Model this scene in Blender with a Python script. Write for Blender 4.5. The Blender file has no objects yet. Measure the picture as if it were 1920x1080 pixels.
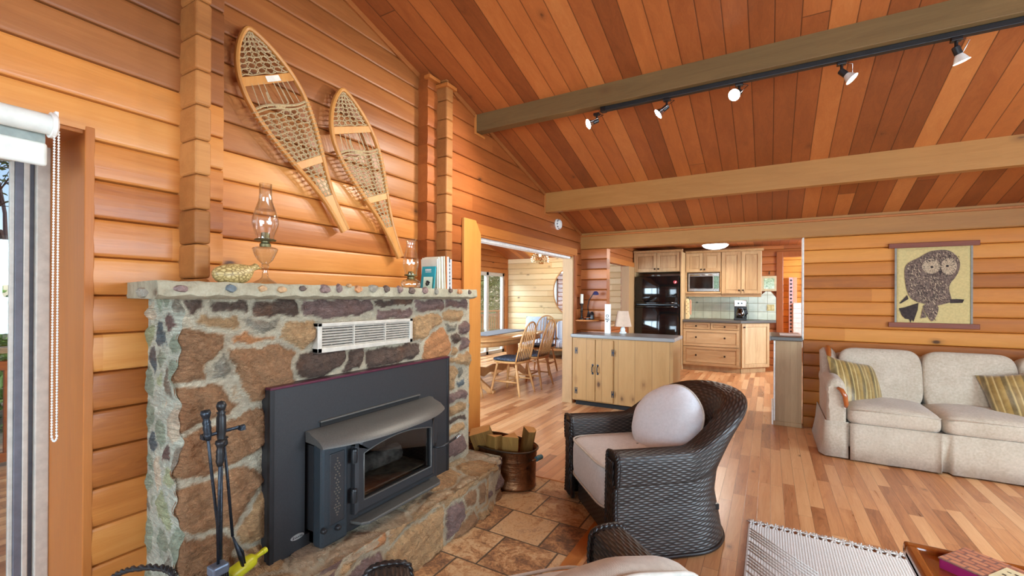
import bpy, bmesh, math, random
import numpy as np
from mathutils import Vector, Matrix, noise
random.seed(7)
rs = np.random.RandomState(11)
SC = bpy.context.scene
COL = SC.collection
PI = math.pi
R = math.radians

# ---------------------------------------------------------------- camera, world, sun, window and fill light, exposure
CF, CYAW, CPIT, CROL, CX, CY, CH = 837.31, R(29.9755), R(.12385), R(.28847), 960., 555.23, 1.30
_F = Vector((-math.sin(CYAW)*math.cos(CPIT), math.cos(CYAW)*math.cos(CPIT), math.sin(CPIT)))
_r0 = Vector((math.cos(CYAW), math.sin(CYAW), 0)); _u0 = _r0.cross(_F)
_Rr = _r0*math.cos(CROL)+_u0*math.sin(CROL); _U = _u0*math.cos(CROL)-_r0*math.sin(CROL)
cam = bpy.data.cameras.new('camera'); camo = bpy.data.objects.new('camera', cam); COL.objects.link(camo)
camo.matrix_world = Matrix(((_Rr.x, _U.x, -_F.x, 0), (_Rr.y, _U.y, -_F.y, 0), (_Rr.z, _U.z, -_F.z, CH), (0, 0, 0, 1)))
cam.sensor_width = 36; cam.lens = CF*36/1920; cam.shift_y = (CY-540)/1920; cam.clip_start = .02
SC.camera = camo
SC.view_settings.view_transform = 'Standard'; SC.view_settings.look = 'None'
SC.view_settings.gamma = 1; SC.view_settings.use_curve_mapping = False
SC.view_settings.exposure = 0.14
W_ = bpy.data.worlds.new('sky'); SC.world = W_; W_.use_nodes = True
_nt = W_.node_tree; _bg = _nt.nodes['Background']
_sky = _nt.nodes.new('ShaderNodeTexSky'); _sky.sky_type = 'NISHITA'; _sky.sun_disc = False
_sky.sun_elevation = R(48); _sky.sun_rotation = R(60); _sky.air_density = 1.0; _sky.dust_density = .6
_nt.links.new(_sky.outputs[0], _bg.inputs[0]); _bg.inputs[1].default_value = .16
def lamp(kind, name, loc, energy, color=(1, 1, 1), rot=None, look=None, **kw):
    l = bpy.data.lights.new(name, kind); l.energy = energy; l.color = color
    for k, v in kw.items(): setattr(l, k, v)
    o = bpy.data.objects.new(name, l); COL.objects.link(o); o.location = loc
    if look is not None: o.rotation_euler = (Vector(look)-Vector(loc)).to_track_quat('-Z', 'Y').to_euler()
    if rot is not None: o.rotation_euler = rot
    return o
lamp('SUN', 'sun', (6, 8, 12), 1.5, (1, .95, .86), look=(0, 0, 0), angle=R(1))
# area lamps: daylight for rear windows and dining slider, the rest added as fill
DAY = (.66, .85, 1.0)
lamp('AREA', 'daylight_rear_windows', (1.0, -3.35, 1.35), 450, DAY, look=(.5, 2, 1.2), shape='RECTANGLE', size=4.2, size_y=2.2)
lamp('AREA', 'fill_light_right', (3.85, 1.7, 1.5), 360, DAY, look=(0, 1.9, 1.1), shape='RECTANGLE', size=3.6, size_y=1.5)  # added fill lamp; the right-hand windows are out of view
lamp('AREA', 'daylight_dining_slider', (-6.9, 7.4, 3.1), 600, DAY, look=(-3.4, 7.2, .3), shape='RECTANGLE', size=3.2, size_y=1.6)
lamp('AREA', 'fill_light_dining', (-3.7, 2.3, 1.5), 230, DAY, look=(-3.7, 7, 1.3), shape='RECTANGLE', size=2.2, size_y=1.3)  # added to brighten the dining room; its window is unseen
lamp('AREA', 'fill_light_kitchen', (3.2, 7.3, 1.6), 330, DAY, look=(-.5, 7.6, 1.0), shape='RECTANGLE', size=1.8, size_y=1.1)  # added kitchen fill; no window is in view on that side
lamp('AREA', 'fill_light_hall', (1.9, 10.2, 1.6), 150, DAY, look=(.4, 10.2, 1.2), shape='RECTANGLE', size=.8, size_y=1.4)  # added to brighten the hall

def ray(x, y): return _F+_Rr*((x-CX)/CF)-_U*((y-CY)/CF)
EYE = Vector((0, 0, CH))
def at_x(x, y, X): d = ray(x, y); return EYE+d*(X/d.x)
def at_y(x, y, Y): d = ray(x, y); return EYE+d*(Y/d.y)
def at_z(x, y, Z=0): d = ray(x, y); return EYE+d*((Z-CH)/d.z)

# ---------------------------------------------------------------- object helpers
def link(o, parent=None):
    COL.objects.link(o)
    if parent is not None:
        o.parent = parent
    return o
def tag(o, label=None, cat=None, group=None, kind=None):
    if label: o['label'] = label
    if cat: o['category'] = cat
    if group: o['group'] = group
    if kind: o['kind'] = kind
    return o
def thing(name, label, cat, loc=(0, 0, 0), rz=0, group=None):
    o = bpy.data.objects.new(name, None); link(o); o.location = loc; o.rotation_euler = (0, 0, rz)
    o.empty_display_size = .05
    return tag(o, label, cat, group)
def wmat(o):
    m = Matrix.LocRotScale(o.location, o.rotation_euler, o.scale)
    return wmat(o.parent) @ o.matrix_parent_inverse @ m if o.parent else m
def copy_tree(o, parent=None):
    c = o.copy(); COL.objects.link(c)
    if parent is not None: c.parent = parent
    for ch in list(o.children): copy_tree(ch, c)
    return c

class MB:
    """collects verts and faces, then links them as one mesh object"""
    def __init__(s): s.v = []; s.f = []; s.m = []; s.mi = 0
    def add(s, vs, fs):
        b = len(s.v); s.v += [tuple(v) for v in vs]
        for f in fs: s.f.append(tuple(i+b for i in f)); s.m.append(s.mi)
        return s
    def box(s, c, d, M=None):
        x, y, z = d[0]/2, d[1]/2, d[2]/2
        vs = [Vector((sx*x, sy*y, sz*z)) for sz in (-1, 1) for sy in (-1, 1) for sx in (-1, 1)]
        if M is not None: vs = [M @ v for v in vs]
        vs = [v+Vector(c) for v in vs]
        return s.add(vs, [(0, 2, 3, 1), (4, 5, 7, 6), (0, 1, 5, 4), (2, 6, 7, 3), (0, 4, 6, 2), (1, 3, 7, 5)])
    def bx(s, x0, x1, y0, y1, z0, z1): return s.box(((x0+x1)/2, (y0+y1)/2, (z0+z1)/2), (abs(x1-x0), abs(y1-y0), abs(z1-z0)))
    def tube(s, pts, r, n=8, closed=False, caps=True, flat=1.0):
        pts = [Vector(p) for p in pts]; N = len(pts)
        rr = r if hasattr(r, '__len__') else [r]*N
        up = None; b = len(s.v); vs = []
        for i, p in enumerate(pts):
            if closed: t = pts[(i+1) % N]-pts[i-1]
            else: t = pts[min(i+1, N-1)]-pts[max(i-1, 0)]
            t = t.normalized() if t.length > 1e-9 else Vector((0, 0, 1))
            if up is None:
                up = Vector((0, 0, 1)) if abs(t.z) < .9 else Vector((1, 0, 0))
            a = up-t*up.dot(t)
            a = a.normalized() if a.length > 1e-6 else t.orthogonal().normalized()
            up = a; c = t.cross(a)
            for k in range(n):
                q = 2*PI*k/n
                vs.append(p+a*math.cos(q)*rr[i]+c*math.sin(q)*rr[i]*flat)
        fs = []
        for i in range(N if closed else N-1):
            j = (i+1) % N
            for k in range(n):
                l = (k+1) % n; fs.append((i*n+k, i*n+l, j*n+l, j*n+k))
        if caps and not closed:
            fs.append(tuple(range(n-1, -1, -1))); fs.append(tuple((N-1)*n+k for k in range(n)))
        return s.add(vs, fs)
    def cyl(s, a, b, r, r2=None, n=16): return s.tube([a, b], [r, r if r2 is None else r2], n)
    def lathe(s, prof, c=(0, 0, 0), n=24, ax=1, ay=1, M=None):
        vs = []; c = Vector(c)
        for r, z in prof:
            for k in range(n):
                q = 2*PI*k/n; v = Vector((r*ax*math.cos(q), r*ay*math.sin(q), z))
                if M is not None: v = M @ v
                vs.append(v+c)
        fs = []
        for i in range(len(prof)-1):
            for k in range(n):
                l = (k+1) % n; fs.append((i*n+k, i*n+l, (i+1)*n+l, (i+1)*n+k))
        if prof[0][0] > 1e-5: fs.append(tuple(range(n-1, -1, -1)))
        if prof[-1][0] > 1e-5: fs.append(tuple((len(prof)-1)*n+k for k in range(n)))
        return s.add(vs, fs)
    def prism(s, poly, d):
        """poly: list of 3-D points, extruded by vector d"""
        n = len(poly); d = Vector(d); p = [Vector(q) for q in poly]
        nrm = sum(((p[i]-p[0]).cross(p[(i+1) % n]-p[0]) for i in range(1, n-1)), Vector())
        if nrm.dot(d) > 0: p = p[::-1]
        vs = p+[q+d for q in p]
        fs = [tuple(range(n)), tuple(range(2*n-1, n-1, -1))]
        fs += [(i, i+n, (i+1) % n+n, (i+1) % n) for i in range(n)]
        return s.add(vs, fs)
    def grid(s, P, cu=False, cv=False):
        """P[i][j] points"""
        nu, nv = len(P), len(P[0]); vs = [P[i][j] for i in range(nu) for j in range(nv)]
        fs = []
        for i in range(nu if cu else nu-1):
            for j in range(nv if cv else nv-1):
                a, b = (i+1) % nu, (j+1) % nv
                fs.append((i*nv+j, a*nv+j, a*nv+b, i*nv+b))
        return s.add(vs, fs)
    def build(s, name, mats, parent=None, bevel=0, smooth=False, sub=0, world=False, seg=2, fix=True, angle=35):
        me = bpy.data.meshes.new(name); me.from_pydata(s.v, [], s.f); me.update()
        mats = mats if isinstance(mats, (list, tuple)) else [mats]
        for m in mats: me.materials.append(m)
        if len(mats) > 1: me.polygons.foreach_set('material_index', s.m)
        if fix and len(s.f) < 60000:
            b = bmesh.new(); b.from_mesh(me); bmesh.ops.recalc_face_normals(b, faces=b.faces); b.to_mesh(me); b.free()
        if smooth:
            me.polygons.foreach_set('use_smooth', [True]*len(me.polygons))
        o = bpy.data.objects.new(name, me); link(o, parent)
        if world and parent is not None: o.matrix_parent_inverse = wmat(parent).inverted()
        if bevel:
            md = o.modifiers.new('bevel', 'BEVEL'); md.width = bevel; md.segments = seg; md.limit_method = 'ANGLE'; md.angle_limit = R(angle)
            md.harden_normals = False
        if sub:
            md = o.modifiers.new('sub', 'SUBSURF'); md.levels = sub; md.render_levels = sub
        if smooth == 'auto':
            try: me.set_sharp_from_angle(angle=R(40))
            except Exception: pass
        return o

def B(x0, x1, y0, y1, z0, z1): return MB().bx(x0, x1, y0, y1, z0, z1)
def rot(ax, a): return Matrix.Rotation(a, 3, ax)
def srgb(*c):
    c = [v/255 for v in c]
    return tuple(v/12.92 if v <= .04045 else ((v+.055)/1.055)**2.4 for v in c)+(1,)

# ---------------------------------------------------------------- node helpers
class G:
    def __init__(s, name):
        s.mat = bpy.data.materials.new(name); s.mat.use_nodes = True; s.nt = s.mat.node_tree
        s.nt.nodes.clear(); s.out = s.nt.nodes.new('ShaderNodeOutputMaterial')
    def n(s, t, i=None, **kw):
        nd = s.nt.nodes.new('ShaderNode'+t)
        for k, v in kw.items(): setattr(nd, k, v)
        for k, v in (i or {}).items():
            if isinstance(v, bpy.types.NodeSocket): s.nt.links.new(v, nd.inputs[k])
            else: nd.inputs[k].default_value = v
        return nd
    def m(s, op, a, b=0.0, c=0.0):
        return s.n('Math', {0: a, 1: b, 2: c}, operation=op).outputs[0]
    def xyz(s, kind='Object'):
        tc = s.n('TexCoord').outputs[kind]; sp = s.n('SeparateXYZ', {0: tc}); return tc, {'X': sp.outputs[0], 'Y': sp.outputs[1], 'Z': sp.outputs[2]}
    def vec(s, a=0., b=0., c=0.): return s.n('CombineXYZ', {0: a, 1: b, 2: c}).outputs[0]
    def noise(s, v, scale=1., detail=3., rough=.55, dist=0.):
        return s.n('TexNoise', {'Vector': v, 'Scale': scale, 'Detail': detail, 'Roughness': rough, 'Distortion': dist}).outputs[0]
    def white(s, v): nd = s.n('TexWhiteNoise', {'Vector': v}, noise_dimensions='3D'); return nd.outputs[0], nd.outputs[1]
    def ramp(s, f, stops, mode='LINEAR'):
        nd = s.n('ValToRGB', {0: f}); cr = nd.color_ramp; cr.interpolation = mode
        while len(cr.elements) < len(stops): cr.elements.new(.5)
        for e, (p, c) in zip(cr.elements, stops): e.position = p; e.color = c if len(c) == 4 else (*c, 1)
        return nd.outputs[0]
    def mix(s, f, a, b, blend='MIX'):
        nd = s.n('Mix', data_type='RGBA', blend_type=blend)
        for k, v in ((0, f), (6, a), (7, b)):
            if isinstance(v, bpy.types.NodeSocket): s.nt.links.new(v, nd.inputs[k])
            else: nd.inputs[k].default_value = v
        return nd.outputs[2]
    def step(s, v, e0, e1):
        return s.n('MapRange', {0: v, 1: e0, 2: e1, 3: 0., 4: 1.}, interpolation_type='SMOOTHSTEP').outputs[0]
    def bump(s, h, st=.3, dist=.01, nrm=None):
        i = {'Height': h, 'Strength': st, 'Distance': dist}
        if nrm is not None: i['Normal'] = nrm
        return s.n('Bump', i).outputs[0]
    def done(s, color, rough=.5, metal=0., normal=None, spec=.5, **kw):
        i = {'Base Color': color, 'Roughness': rough, 'Metallic': metal, 'Specular IOR Level': spec}
        if normal is not None: i['Normal'] = normal
        i.update(kw)
        p = s.n('BsdfPrincipled', i); s.nt.links.new(p.outputs[0], s.out.inputs[0]); return s.mat

def flat(name, c, rough=.5, metal=0., spec=.5, var=.06, scale=30, bump=.0, **kw):
    g = G(name); tc, _ = g.xyz(); nz = g.noise(tc, scale, 3)
    d = tuple(max(0, v*(1-var*2)) for v in c[:3])+(1,); e = tuple(min(1, v*(1+var*2)) for v in c[:3])+(1,)
    col = g.ramp(nz, [(.3, d), (.7, e)])
    return g.done(col, rough, metal, g.bump(nz, bump, .01) if bump else None, spec, **kw)

def wood(name, grain='X', cols=None, plank=None, knots=0., rough=.42, bump=.12, var=.55, contrast=.5, gap=0., sc=1., spec=.4, patch=None, kcol=(50, 30, 18), coat=0., kscale=1., tone=(1, .88, .68)):
    """wood with the grain along one axis; plank = (across axis, width, offset, mean length)"""
    g = G(name); tc, c = g.xyz(); al = c[grain]; oth = [k for k in 'XYZ' if k != grain]
    if plank:
        ac, w, off, L = plank
        row = g.m('FLOOR', g.m('DIVIDE', g.m('SUBTRACT', c[ac], off), w))
        r1, _ = g.white(g.vec(row, 3.3, 1.7))
        sf = g.m('ADD', g.m('DIVIDE', al, L), g.m('MULTIPLY', r1, 17.3))
        seg = g.m('FLOOR', sf)
        rnd, rc = g.white(g.vec(row, seg, .37))
        o2 = [k for k in oth if k != ac][0]
    else:
        rnd = g.n('ObjectInfo').outputs['Random']; ac, o2 = oth
    sh = g.m('MULTIPLY', rnd, 40.)
    a_ = g.m('ADD', al, sh); b_ = g.m('ADD', c[ac], sh)
    n1 = g.noise(g.vec(g.m('MULTIPLY', a_, 1.3*sc), g.m('MULTIPLY', b_, 13*sc), g.m('MULTIPLY', c[o2], 13*sc)), 1., 4, .6, .9)
    n2 = g.noise(g.vec(g.m('MULTIPLY', a_, 5*sc), g.m('MULTIPLY', b_, 150*sc), g.m('MULTIPLY', c[o2], 150*sc)), 1., 2, .5)
    rg = g.m('SINE', g.m('MULTIPLY', n1, 60.)); 
    f = g.m('ADD', g.m('MULTIPLY', n1, .72), g.m('ADD', g.m('MULTIPLY', n2, .22), g.m('MULTIPLY', rg, .035)))
    t = g.m('ADD', g.m('MULTIPLY', g.m('SUBTRACT', f, .47), contrast*2.2), g.m('ADD', g.m('MULTIPLY', g.m('SUBTRACT', rnd, .5), var*1.5), .5))
    k = len(cols)-1
    col = g.ramp(t, [(i/k, tuple(v*w for v, w in zip(srgb(*q), (*tone, 1)))) for i, q in enumerate(cols)])
    if patch:      # broad sun-bleached or stained zones of the boards
        pn = g.noise(g.vec(g.m('MULTIPLY', a_, .8), g.m('MULTIPLY', b_, 3.), 0.), 1., 2)
        col = g.mix(g.m('MULTIPLY', g.step(pn, .45, .75), patch[1]), col, srgb(*patch[0]))
    if knots:
        vv = g.vec(g.m('MULTIPLY', a_, 9*kscale), g.m('MULTIPLY', b_, 15*kscale), g.m('MULTIPLY', c[o2], .0 if plank else 9.))
        vo = g.n('TexVoronoi', {'Vector': vv, 'Scale': 1., 'Randomness': .9}, feature='F1')
        ds = g.m('ADD', vo.outputs['Distance'], g.m('MULTIPLY', g.m('SUBTRACT', n2, .5), .14))
        has = g.m('LESS_THAN', g.n('SeparateColor', {0: vo.outputs['Color']}).outputs[0], knots)
        rim = g.m('MULTIPLY', has, g.m('SUBTRACT', 1., g.step(ds, .10, .42)))
        core = g.m('MULTIPLY', has, g.m('SUBTRACT', 1., g.step(ds, .07, .19)))
        col = g.mix(g.m('MULTIPLY', rim, .35), col, srgb(*[int(q*1.8) for q in kcol]))
        col = g.mix(g.m('MULTIPLY', core, .85), col, srgb(*kcol))
    h = f
    if plank and gap:
        fr = g.m('FRACT', g.m('DIVIDE', g.m('SUBTRACT', c[ac], off), w))
        e = g.m('MULTIPLY', g.m('MINIMUM', fr, g.m('SUBTRACT', 1., fr)), w)
        fs_ = g.m('FRACT', sf); e2 = g.m('MULTIPLY', g.m('MINIMUM', fs_, g.m('SUBTRACT', 1., fs_)), L)
        e = g.m('MINIMUM', e, e2)
        line = g.step(e, 0., gap)
        col = g.mix(line, g.mix(.75, col, srgb(45, 25, 14)), col)
        h = g.m('ADD', g.m('MULTIPLY', f, .25), g.m('MULTIPLY', line, 1.))
    rr = g.m('ADD', rough-.08, g.m('MULTIPLY', n1, .16))
    return g.done(col, rr, 0., g.bump(h, bump, .006), spec, **({'Coat Weight': coat, 'Coat Roughness': .12} if coat else {}))

def glass_pane(name, tint=(1, 1, 1), fmin=.04, rough=.0, power=3.0, edge=None):
    """thin clear pane: see-through with a mirror share that grows at grazing angles"""
    g = G(name); lw = g.n('LayerWeight', {0: .5}).outputs['Facing']
    f = g.m('ADD', fmin, g.m('MULTIPLY', g.m('POWER', lw, power), .75))
    tcol = (*tint, 1)
    if edge: tcol = g.mix(g.m('POWER', lw, 2.2), (*tint, 1), (*edge, 1))
    t = g.n('BsdfTransparent', {0: tcol}); gl = g.n('BsdfGlossy', {0: (1, 1, 1, 1), 1: rough})
    mx = g.n('MixShader', {0: f, 1: t.outputs[0], 2: gl.outputs[0]})
    g.nt.links.new(mx.outputs[0], g.out.inputs[0]); return g.mat

def emit(name, c, s):
    g = G(name); e = g.n('Emission', {0: c, 1: s}); g.nt.links.new(e.outputs[0], g.out.inputs[0]); return g.mat

def fabric(name, c1, c2, scale=900, rough=.9, bump=.25, sheen=.3, axis=None):
    g = G(name); tc, c = g.xyz()
    wv = g.m('MULTIPLY', g.m('SINE', g.m('MULTIPLY', c['X'], scale)), g.m('SINE', g.m('MULTIPLY', g.m('ADD', c['Z'], c['Y']), scale)))
    nz = g.noise(tc, 60, 4, .7); n2 = g.noise(tc, 6, 2)
    t = g.m('ADD', g.m('MULTIPLY', nz, .6), g.m('ADD', g.m('MULTIPLY', n2, .3), g.m('MULTIPLY', wv, .05)))
    col = g.ramp(t, [(.3, srgb(*c1)), (.62, srgb(*c2))])
    return g.done(col, rough, 0, g.bump(g.m('ADD', g.m('MULTIPLY', wv, .4), nz), bump, .003), .2, **{'Sheen Weight': sheen})

M = {}
M['black_metal'] = flat('black_metal', srgb(38, 38, 40), .42, .3)
M['iron'] = flat('wrought_iron', srgb(52, 58, 66), .38, .7, scale=80, bump=.3)
M['dark'] = flat('dark_void', srgb(14, 12, 11), .8)
M['chrome'] = flat('polished_steel', srgb(210, 210, 212), .22, 1.)
M['white_paint'] = flat('white_paint', srgb(232, 230, 224), .45)
M['glass'] = glass_pane('window_glass')
M['lampglass'] = glass_pane('lamp_glass', (.95, .96, .95), .09, .02, 2.0, (.52, .54, .54))
M['black'] = flat('black_plastic', srgb(20, 20, 22), .3)

# ---------------------------------------------------------------- the room shell
WX = -2.106            # face of the left log wall
CSL, CZ0 = -.287, 3.669  # ceiling plane z = CZ0 + CSL*y
def ceil_z(y): return CZ0+CSL*y
CEDAR = [(150, 88, 44), (186, 120, 62), (206, 142, 78), (220, 164, 100)]
CEDAR_RED = [(122, 66, 34), (150, 86, 46), (172, 104, 58), (196, 128, 76)]
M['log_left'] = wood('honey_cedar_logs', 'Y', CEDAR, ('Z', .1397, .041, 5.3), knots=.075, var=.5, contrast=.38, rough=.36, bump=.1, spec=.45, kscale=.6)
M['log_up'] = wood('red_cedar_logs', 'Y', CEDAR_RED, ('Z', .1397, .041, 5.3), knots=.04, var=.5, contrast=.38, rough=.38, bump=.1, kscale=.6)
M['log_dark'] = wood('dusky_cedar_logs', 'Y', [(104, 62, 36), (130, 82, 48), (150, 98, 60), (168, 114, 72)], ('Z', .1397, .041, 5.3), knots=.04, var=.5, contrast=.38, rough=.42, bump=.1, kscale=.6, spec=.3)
M['log_owl'] = wood('amber_cedar_logs', 'X', [(140, 84, 44), (176, 112, 60), (196, 132, 74), (212, 152, 94)], ('Z', .1296, -.026, 5.1), knots=.10, var=.5, contrast=.36, rough=.46, bump=.1, kscale=.55, spec=.25, tone=(1.14, 1.0, .58))
M['log_kit'] = wood('dark_cedar_logs', 'X', CEDAR_RED, ('Z', .1296, -.026, 2.1), knots=.04, var=.4, contrast=.36, rough=.42, kscale=.6)
M['log_kity'] = wood('dark_cedar_logs_side', 'Y', CEDAR_RED, ('Z', .1296, -.026, 2.1), knots=.04, var=.4, contrast=.36, rough=.42, kscale=.6)
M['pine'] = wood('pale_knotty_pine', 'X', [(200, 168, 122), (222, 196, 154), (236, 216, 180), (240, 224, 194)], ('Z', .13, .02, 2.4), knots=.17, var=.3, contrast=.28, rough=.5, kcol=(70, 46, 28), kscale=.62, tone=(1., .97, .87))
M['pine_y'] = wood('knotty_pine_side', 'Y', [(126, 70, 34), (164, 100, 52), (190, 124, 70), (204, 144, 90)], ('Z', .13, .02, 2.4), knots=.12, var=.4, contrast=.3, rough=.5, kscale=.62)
M['ceil'] = wood('cedar_ceiling_boards', 'Y', [(116, 62, 36), (152, 84, 48), (180, 106, 60), (202, 132, 80)], ('X', .128, .02, 9.), knots=.035, var=.45, contrast=.3, rough=.42, bump=.25, gap=.005, kscale=.7, tone=(1, .96, .76))
M['beam'] = wood('weathered_fir_beam', 'X', [(98, 72, 46), (124, 94, 62), (146, 114, 78)], knots=.03, var=.2, contrast=.4, rough=.55, kscale=.6, spec=.25, tone=(.92, .98, .86))
M['beam_light'] = wood('light_fir_beam', 'X', [(132, 90, 48), (164, 118, 66), (186, 140, 84)], knots=.03, var=.2, contrast=.4, rough=.5, kscale=.6)
M['trim'] = wood('fir_trim', 'Y', [(146, 88, 44), (178, 112, 58), (200, 136, 76)], var=.2, contrast=.4, rough=.42)
M['trim_z'] = wood('fir_casing', 'Z', [(190, 126, 62), (212, 150, 82), (226, 172, 106)], var=.1, contrast=.45, rough=.42)
M['trim_red'] = wood('stained_casing', 'Z', [(112, 58, 28), (150, 84, 42), (176, 106, 58)], var=.1, contrast=.45, rough=.42)
M['jamb'] = wood('grey_pine_jamb', 'Z', [(150, 120, 92), (178, 148, 116), (196, 168, 136)], var=.1, contrast=.4, rough=.5)
M['oak'] = wood('oak_strip_floor', 'Y', [(140, 88, 56), (182, 124, 84), (206, 150, 106), (220, 172, 128), (230, 188, 146)], ('X', .072, .01, .85), knots=.03, var=.5, contrast=.5, rough=.3, bump=.12, gap=.0016, spec=.5, kscale=.9, tone=(1.02, .96, .84))

def logwall(name, axis, face, sgn, a0, a1, z0, z1, h, off, mat, holes=(), T=.12, g=.012, b=.004, back=None):
    """stacked logs with rounded faces; sgn = side the face looks to; holes = (a0,a1,z0,z1)"""
    mb = MB(); k = math.floor((z0-off)/h+1e-6); 
    def dep(t):
        e = min(t, 1-t); return -.015*(1-min(1, e/.03))**1.3-.005*(1-min(1, e/.11))**2+b*(1-(2*t-1)**2)
    while off+k*h < z1-1e-6:
        c0, c1 = off+k*h, off+(k+1)*h
        cuts = sorted({max(c0, z0), min(c1, z1)} | {z for H in holes for z in H[2:4] if c0 < z < c1})
        for s0, s1 in zip(cuts, cuts[1:]):
            zm = (s0+s1)/2; iv = [(a0, a1)]
            for H in holes:
                if H[2]-1e-6 < zm < H[3]+1e-6:
                    nv = []
                    for p, q in iv:
                        if H[0] > p: nv.append((p, min(q, H[0])))
                        if H[1] < q: nv.append((max(p, H[1]), q))
                    iv = [w for w in nv if w[1]-w[0] > 1e-4]
            ts = [t for t in (0, .008, .018, .03, .055, .085, .11, .2, .35, .5, .65, .8, .89, .915, .945, .97, .982, .992, 1) if s0 < c0+t*h < s1]
            zs = [s0]+[c0+t*h for t in ts]+[s1]
            prof = [(face+sgn*dep((z-c0)/h), z) for z in zs]+[(face-sgn*(T+dep((z-c0)/h)), z) for z in reversed(zs)]
            for p, q in iv:
                poly = [((d, p, z) if axis == 'Y' else (p, d, z)) for d, z in prof]
                mb.prism(poly, (0, q-p, 0) if axis == 'Y' else (q-p, 0, 0))
        k += 1
    o = mb.build(name, mat); tag(o, kind='structure'); return o
def struct(name, mb, mat, bevel=.003, **kw): return tag(mb.build(name, mat, bevel=bevel, **kw), kind='structure')

struct('floor', B(-5.8, 3.6, -3.3, 11.6, -.12, 0), M['oak'], 0)
# left wall: two heights of colour, a recess above the fireplace, then the run with the dining opening
Z1 = 4.2
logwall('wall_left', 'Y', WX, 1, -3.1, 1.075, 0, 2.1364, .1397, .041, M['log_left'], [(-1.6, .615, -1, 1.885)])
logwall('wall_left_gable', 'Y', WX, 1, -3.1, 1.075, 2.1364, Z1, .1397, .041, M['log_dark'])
logwall('wall_left_recess', 'Y', -2.262, 1, .95, 2.62, 0, 1.9967, .1397, .041, M['log_left'])
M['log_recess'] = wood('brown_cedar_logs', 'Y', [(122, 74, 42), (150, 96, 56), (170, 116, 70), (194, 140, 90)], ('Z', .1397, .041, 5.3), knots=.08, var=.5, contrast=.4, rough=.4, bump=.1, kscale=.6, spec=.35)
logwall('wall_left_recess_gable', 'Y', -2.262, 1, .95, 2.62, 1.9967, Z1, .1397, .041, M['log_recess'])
logwall('wall_left_return', 'Y', -2.172, 1, 2.515, 2.74, 0, Z1, .1397, .041, M['log_up'])
logwall('wall_left_dining', 'Y', WX, 1, 2.70, 5.56, 0, Z1, .1397, .041, M['log_up'], [(3.085, 5.154, -1, 1.815)])
def log_ends(name, x0, x1, y0, y1, mat):
    mb = MB(); z = .041-.07
    while z < ceil_z(y1)+.12:
        if z > .9: mb.bx(x0, x1, y0, y1, z+.001, z+.1385)
        z += .1397
    return struct(name, mb, mat, .012, seg=3)
M['logend'] = wood('log_end_grain', 'Z', [(138, 92, 54), (168, 116, 70), (192, 142, 92)], ('Z', .1397, -.029, 9.), var=.6, contrast=.5, rough=.55, spec=.25)
log_ends('column_left', WX-.03, -1.977, .906, .966, M['logend'])
log_ends('column_right', -2.20, -2.078, 2.622, 2.702, M['logend'])
# far wall of the living room with its wide lintel log
logwall('wall_far', 'X', 5.43, -1, .30, 3.5, -.026, 2.2, .1296, -.026, M['log_owl'])
logwall('wall_far_stub', 'X', 5.43, -1, -2.2, -1.765, -.026, 1.93, .1296, -.026, M['log_kit'])
struct('trim_lintel', B(-2.2, 3.5, 5.405, 5.56, 1.918, 2.25), M['beam_light'], .012)
struct('trim_wall_end', B(.288, .302, 5.405, 5.55, .88, 1.918), M['white_paint'], .002)
struct('trim_cornice', B(-2.1, 3.4, 5.38, 5.42, 2.072, 2.092), M['trim'], .004)
# roof boards and beams
def slab(name, x0, x1, y0, y1, zf, mat, t=.12):
    return struct(name, MB().prism([(x0, y0, zf(y0)), (x0, y1, zf(y1)), (x0, y1, zf(y1)+t), (x0, y0, zf(y0)+t)], (x1-x0, 0, 0)), mat, 0)
RY = 1.2
slab('ceiling', -2.4, 3.6, RY, 5.56, ceil_z, M['ceil'])
slab('ceiling_rear', -2.4, 3.6, -3.4, RY, lambda y: ceil_z(2*RY-y), M['ceil'])
struct('beam_near', B(-2.1, 3.5, 3.03, 3.115, 2.66, 2.86), M['beam'], .004)
struct('beam_far', B(-2.1, 3.5, 4.345, 4.425, 2.215, 2.45), M['beam_light'], .004)
for q, (yy, zb) in enumerate(((3.03, 2.66), (4.345, 2.215))):   # little mouldings where a beam meets the wall
    struct('trim_%d' % (q+1), MB().bx(WX, WX+.016, yy-.02, yy, zb-.01, ceil_z(yy)).bx(WX, WX+.016, yy-.02, yy+.125, zb-.024, zb-.006), M['trim'], .003)
M['trim_dark'] = wood('cedar_moulding', 'Y', [(124, 72, 40), (150, 92, 52), (172, 112, 66)], var=.1, contrast=.4, rough=.5, spec=.2)
def slope_trim(name, y0, y1, x0=WX):
    struct(name, MB().prism([(x0, y0, ceil_z(y0)-.035), (x0, y0, ceil_z(y0)+.01), (x0, y1, ceil_z(y1)+.01), (x0, y1, ceil_z(y1)-.035)], (.018, 0, 0)), M['trim_dark'], .003)
slope_trim('trim_3', RY, .95); slope_trim('trim_4', 1.0, 2.52, -2.262); slope_trim('trim_5', 2.72, 3.01); slope_trim('trim_6', 3.15, 4.325); slope_trim('trim_7', 4.46, 5.41)
struct('trim_8', MB().bx(-2.19, -2.135, 2.495, 2.62, ceil_z(2.5)-.06, ceil_z(2.5)-.035).bx(-2.19, -2.058, 2.602, 2.72, ceil_z(2.6)-.065, ceil_z(2.6)-.04), M['trim'], .003)
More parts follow.
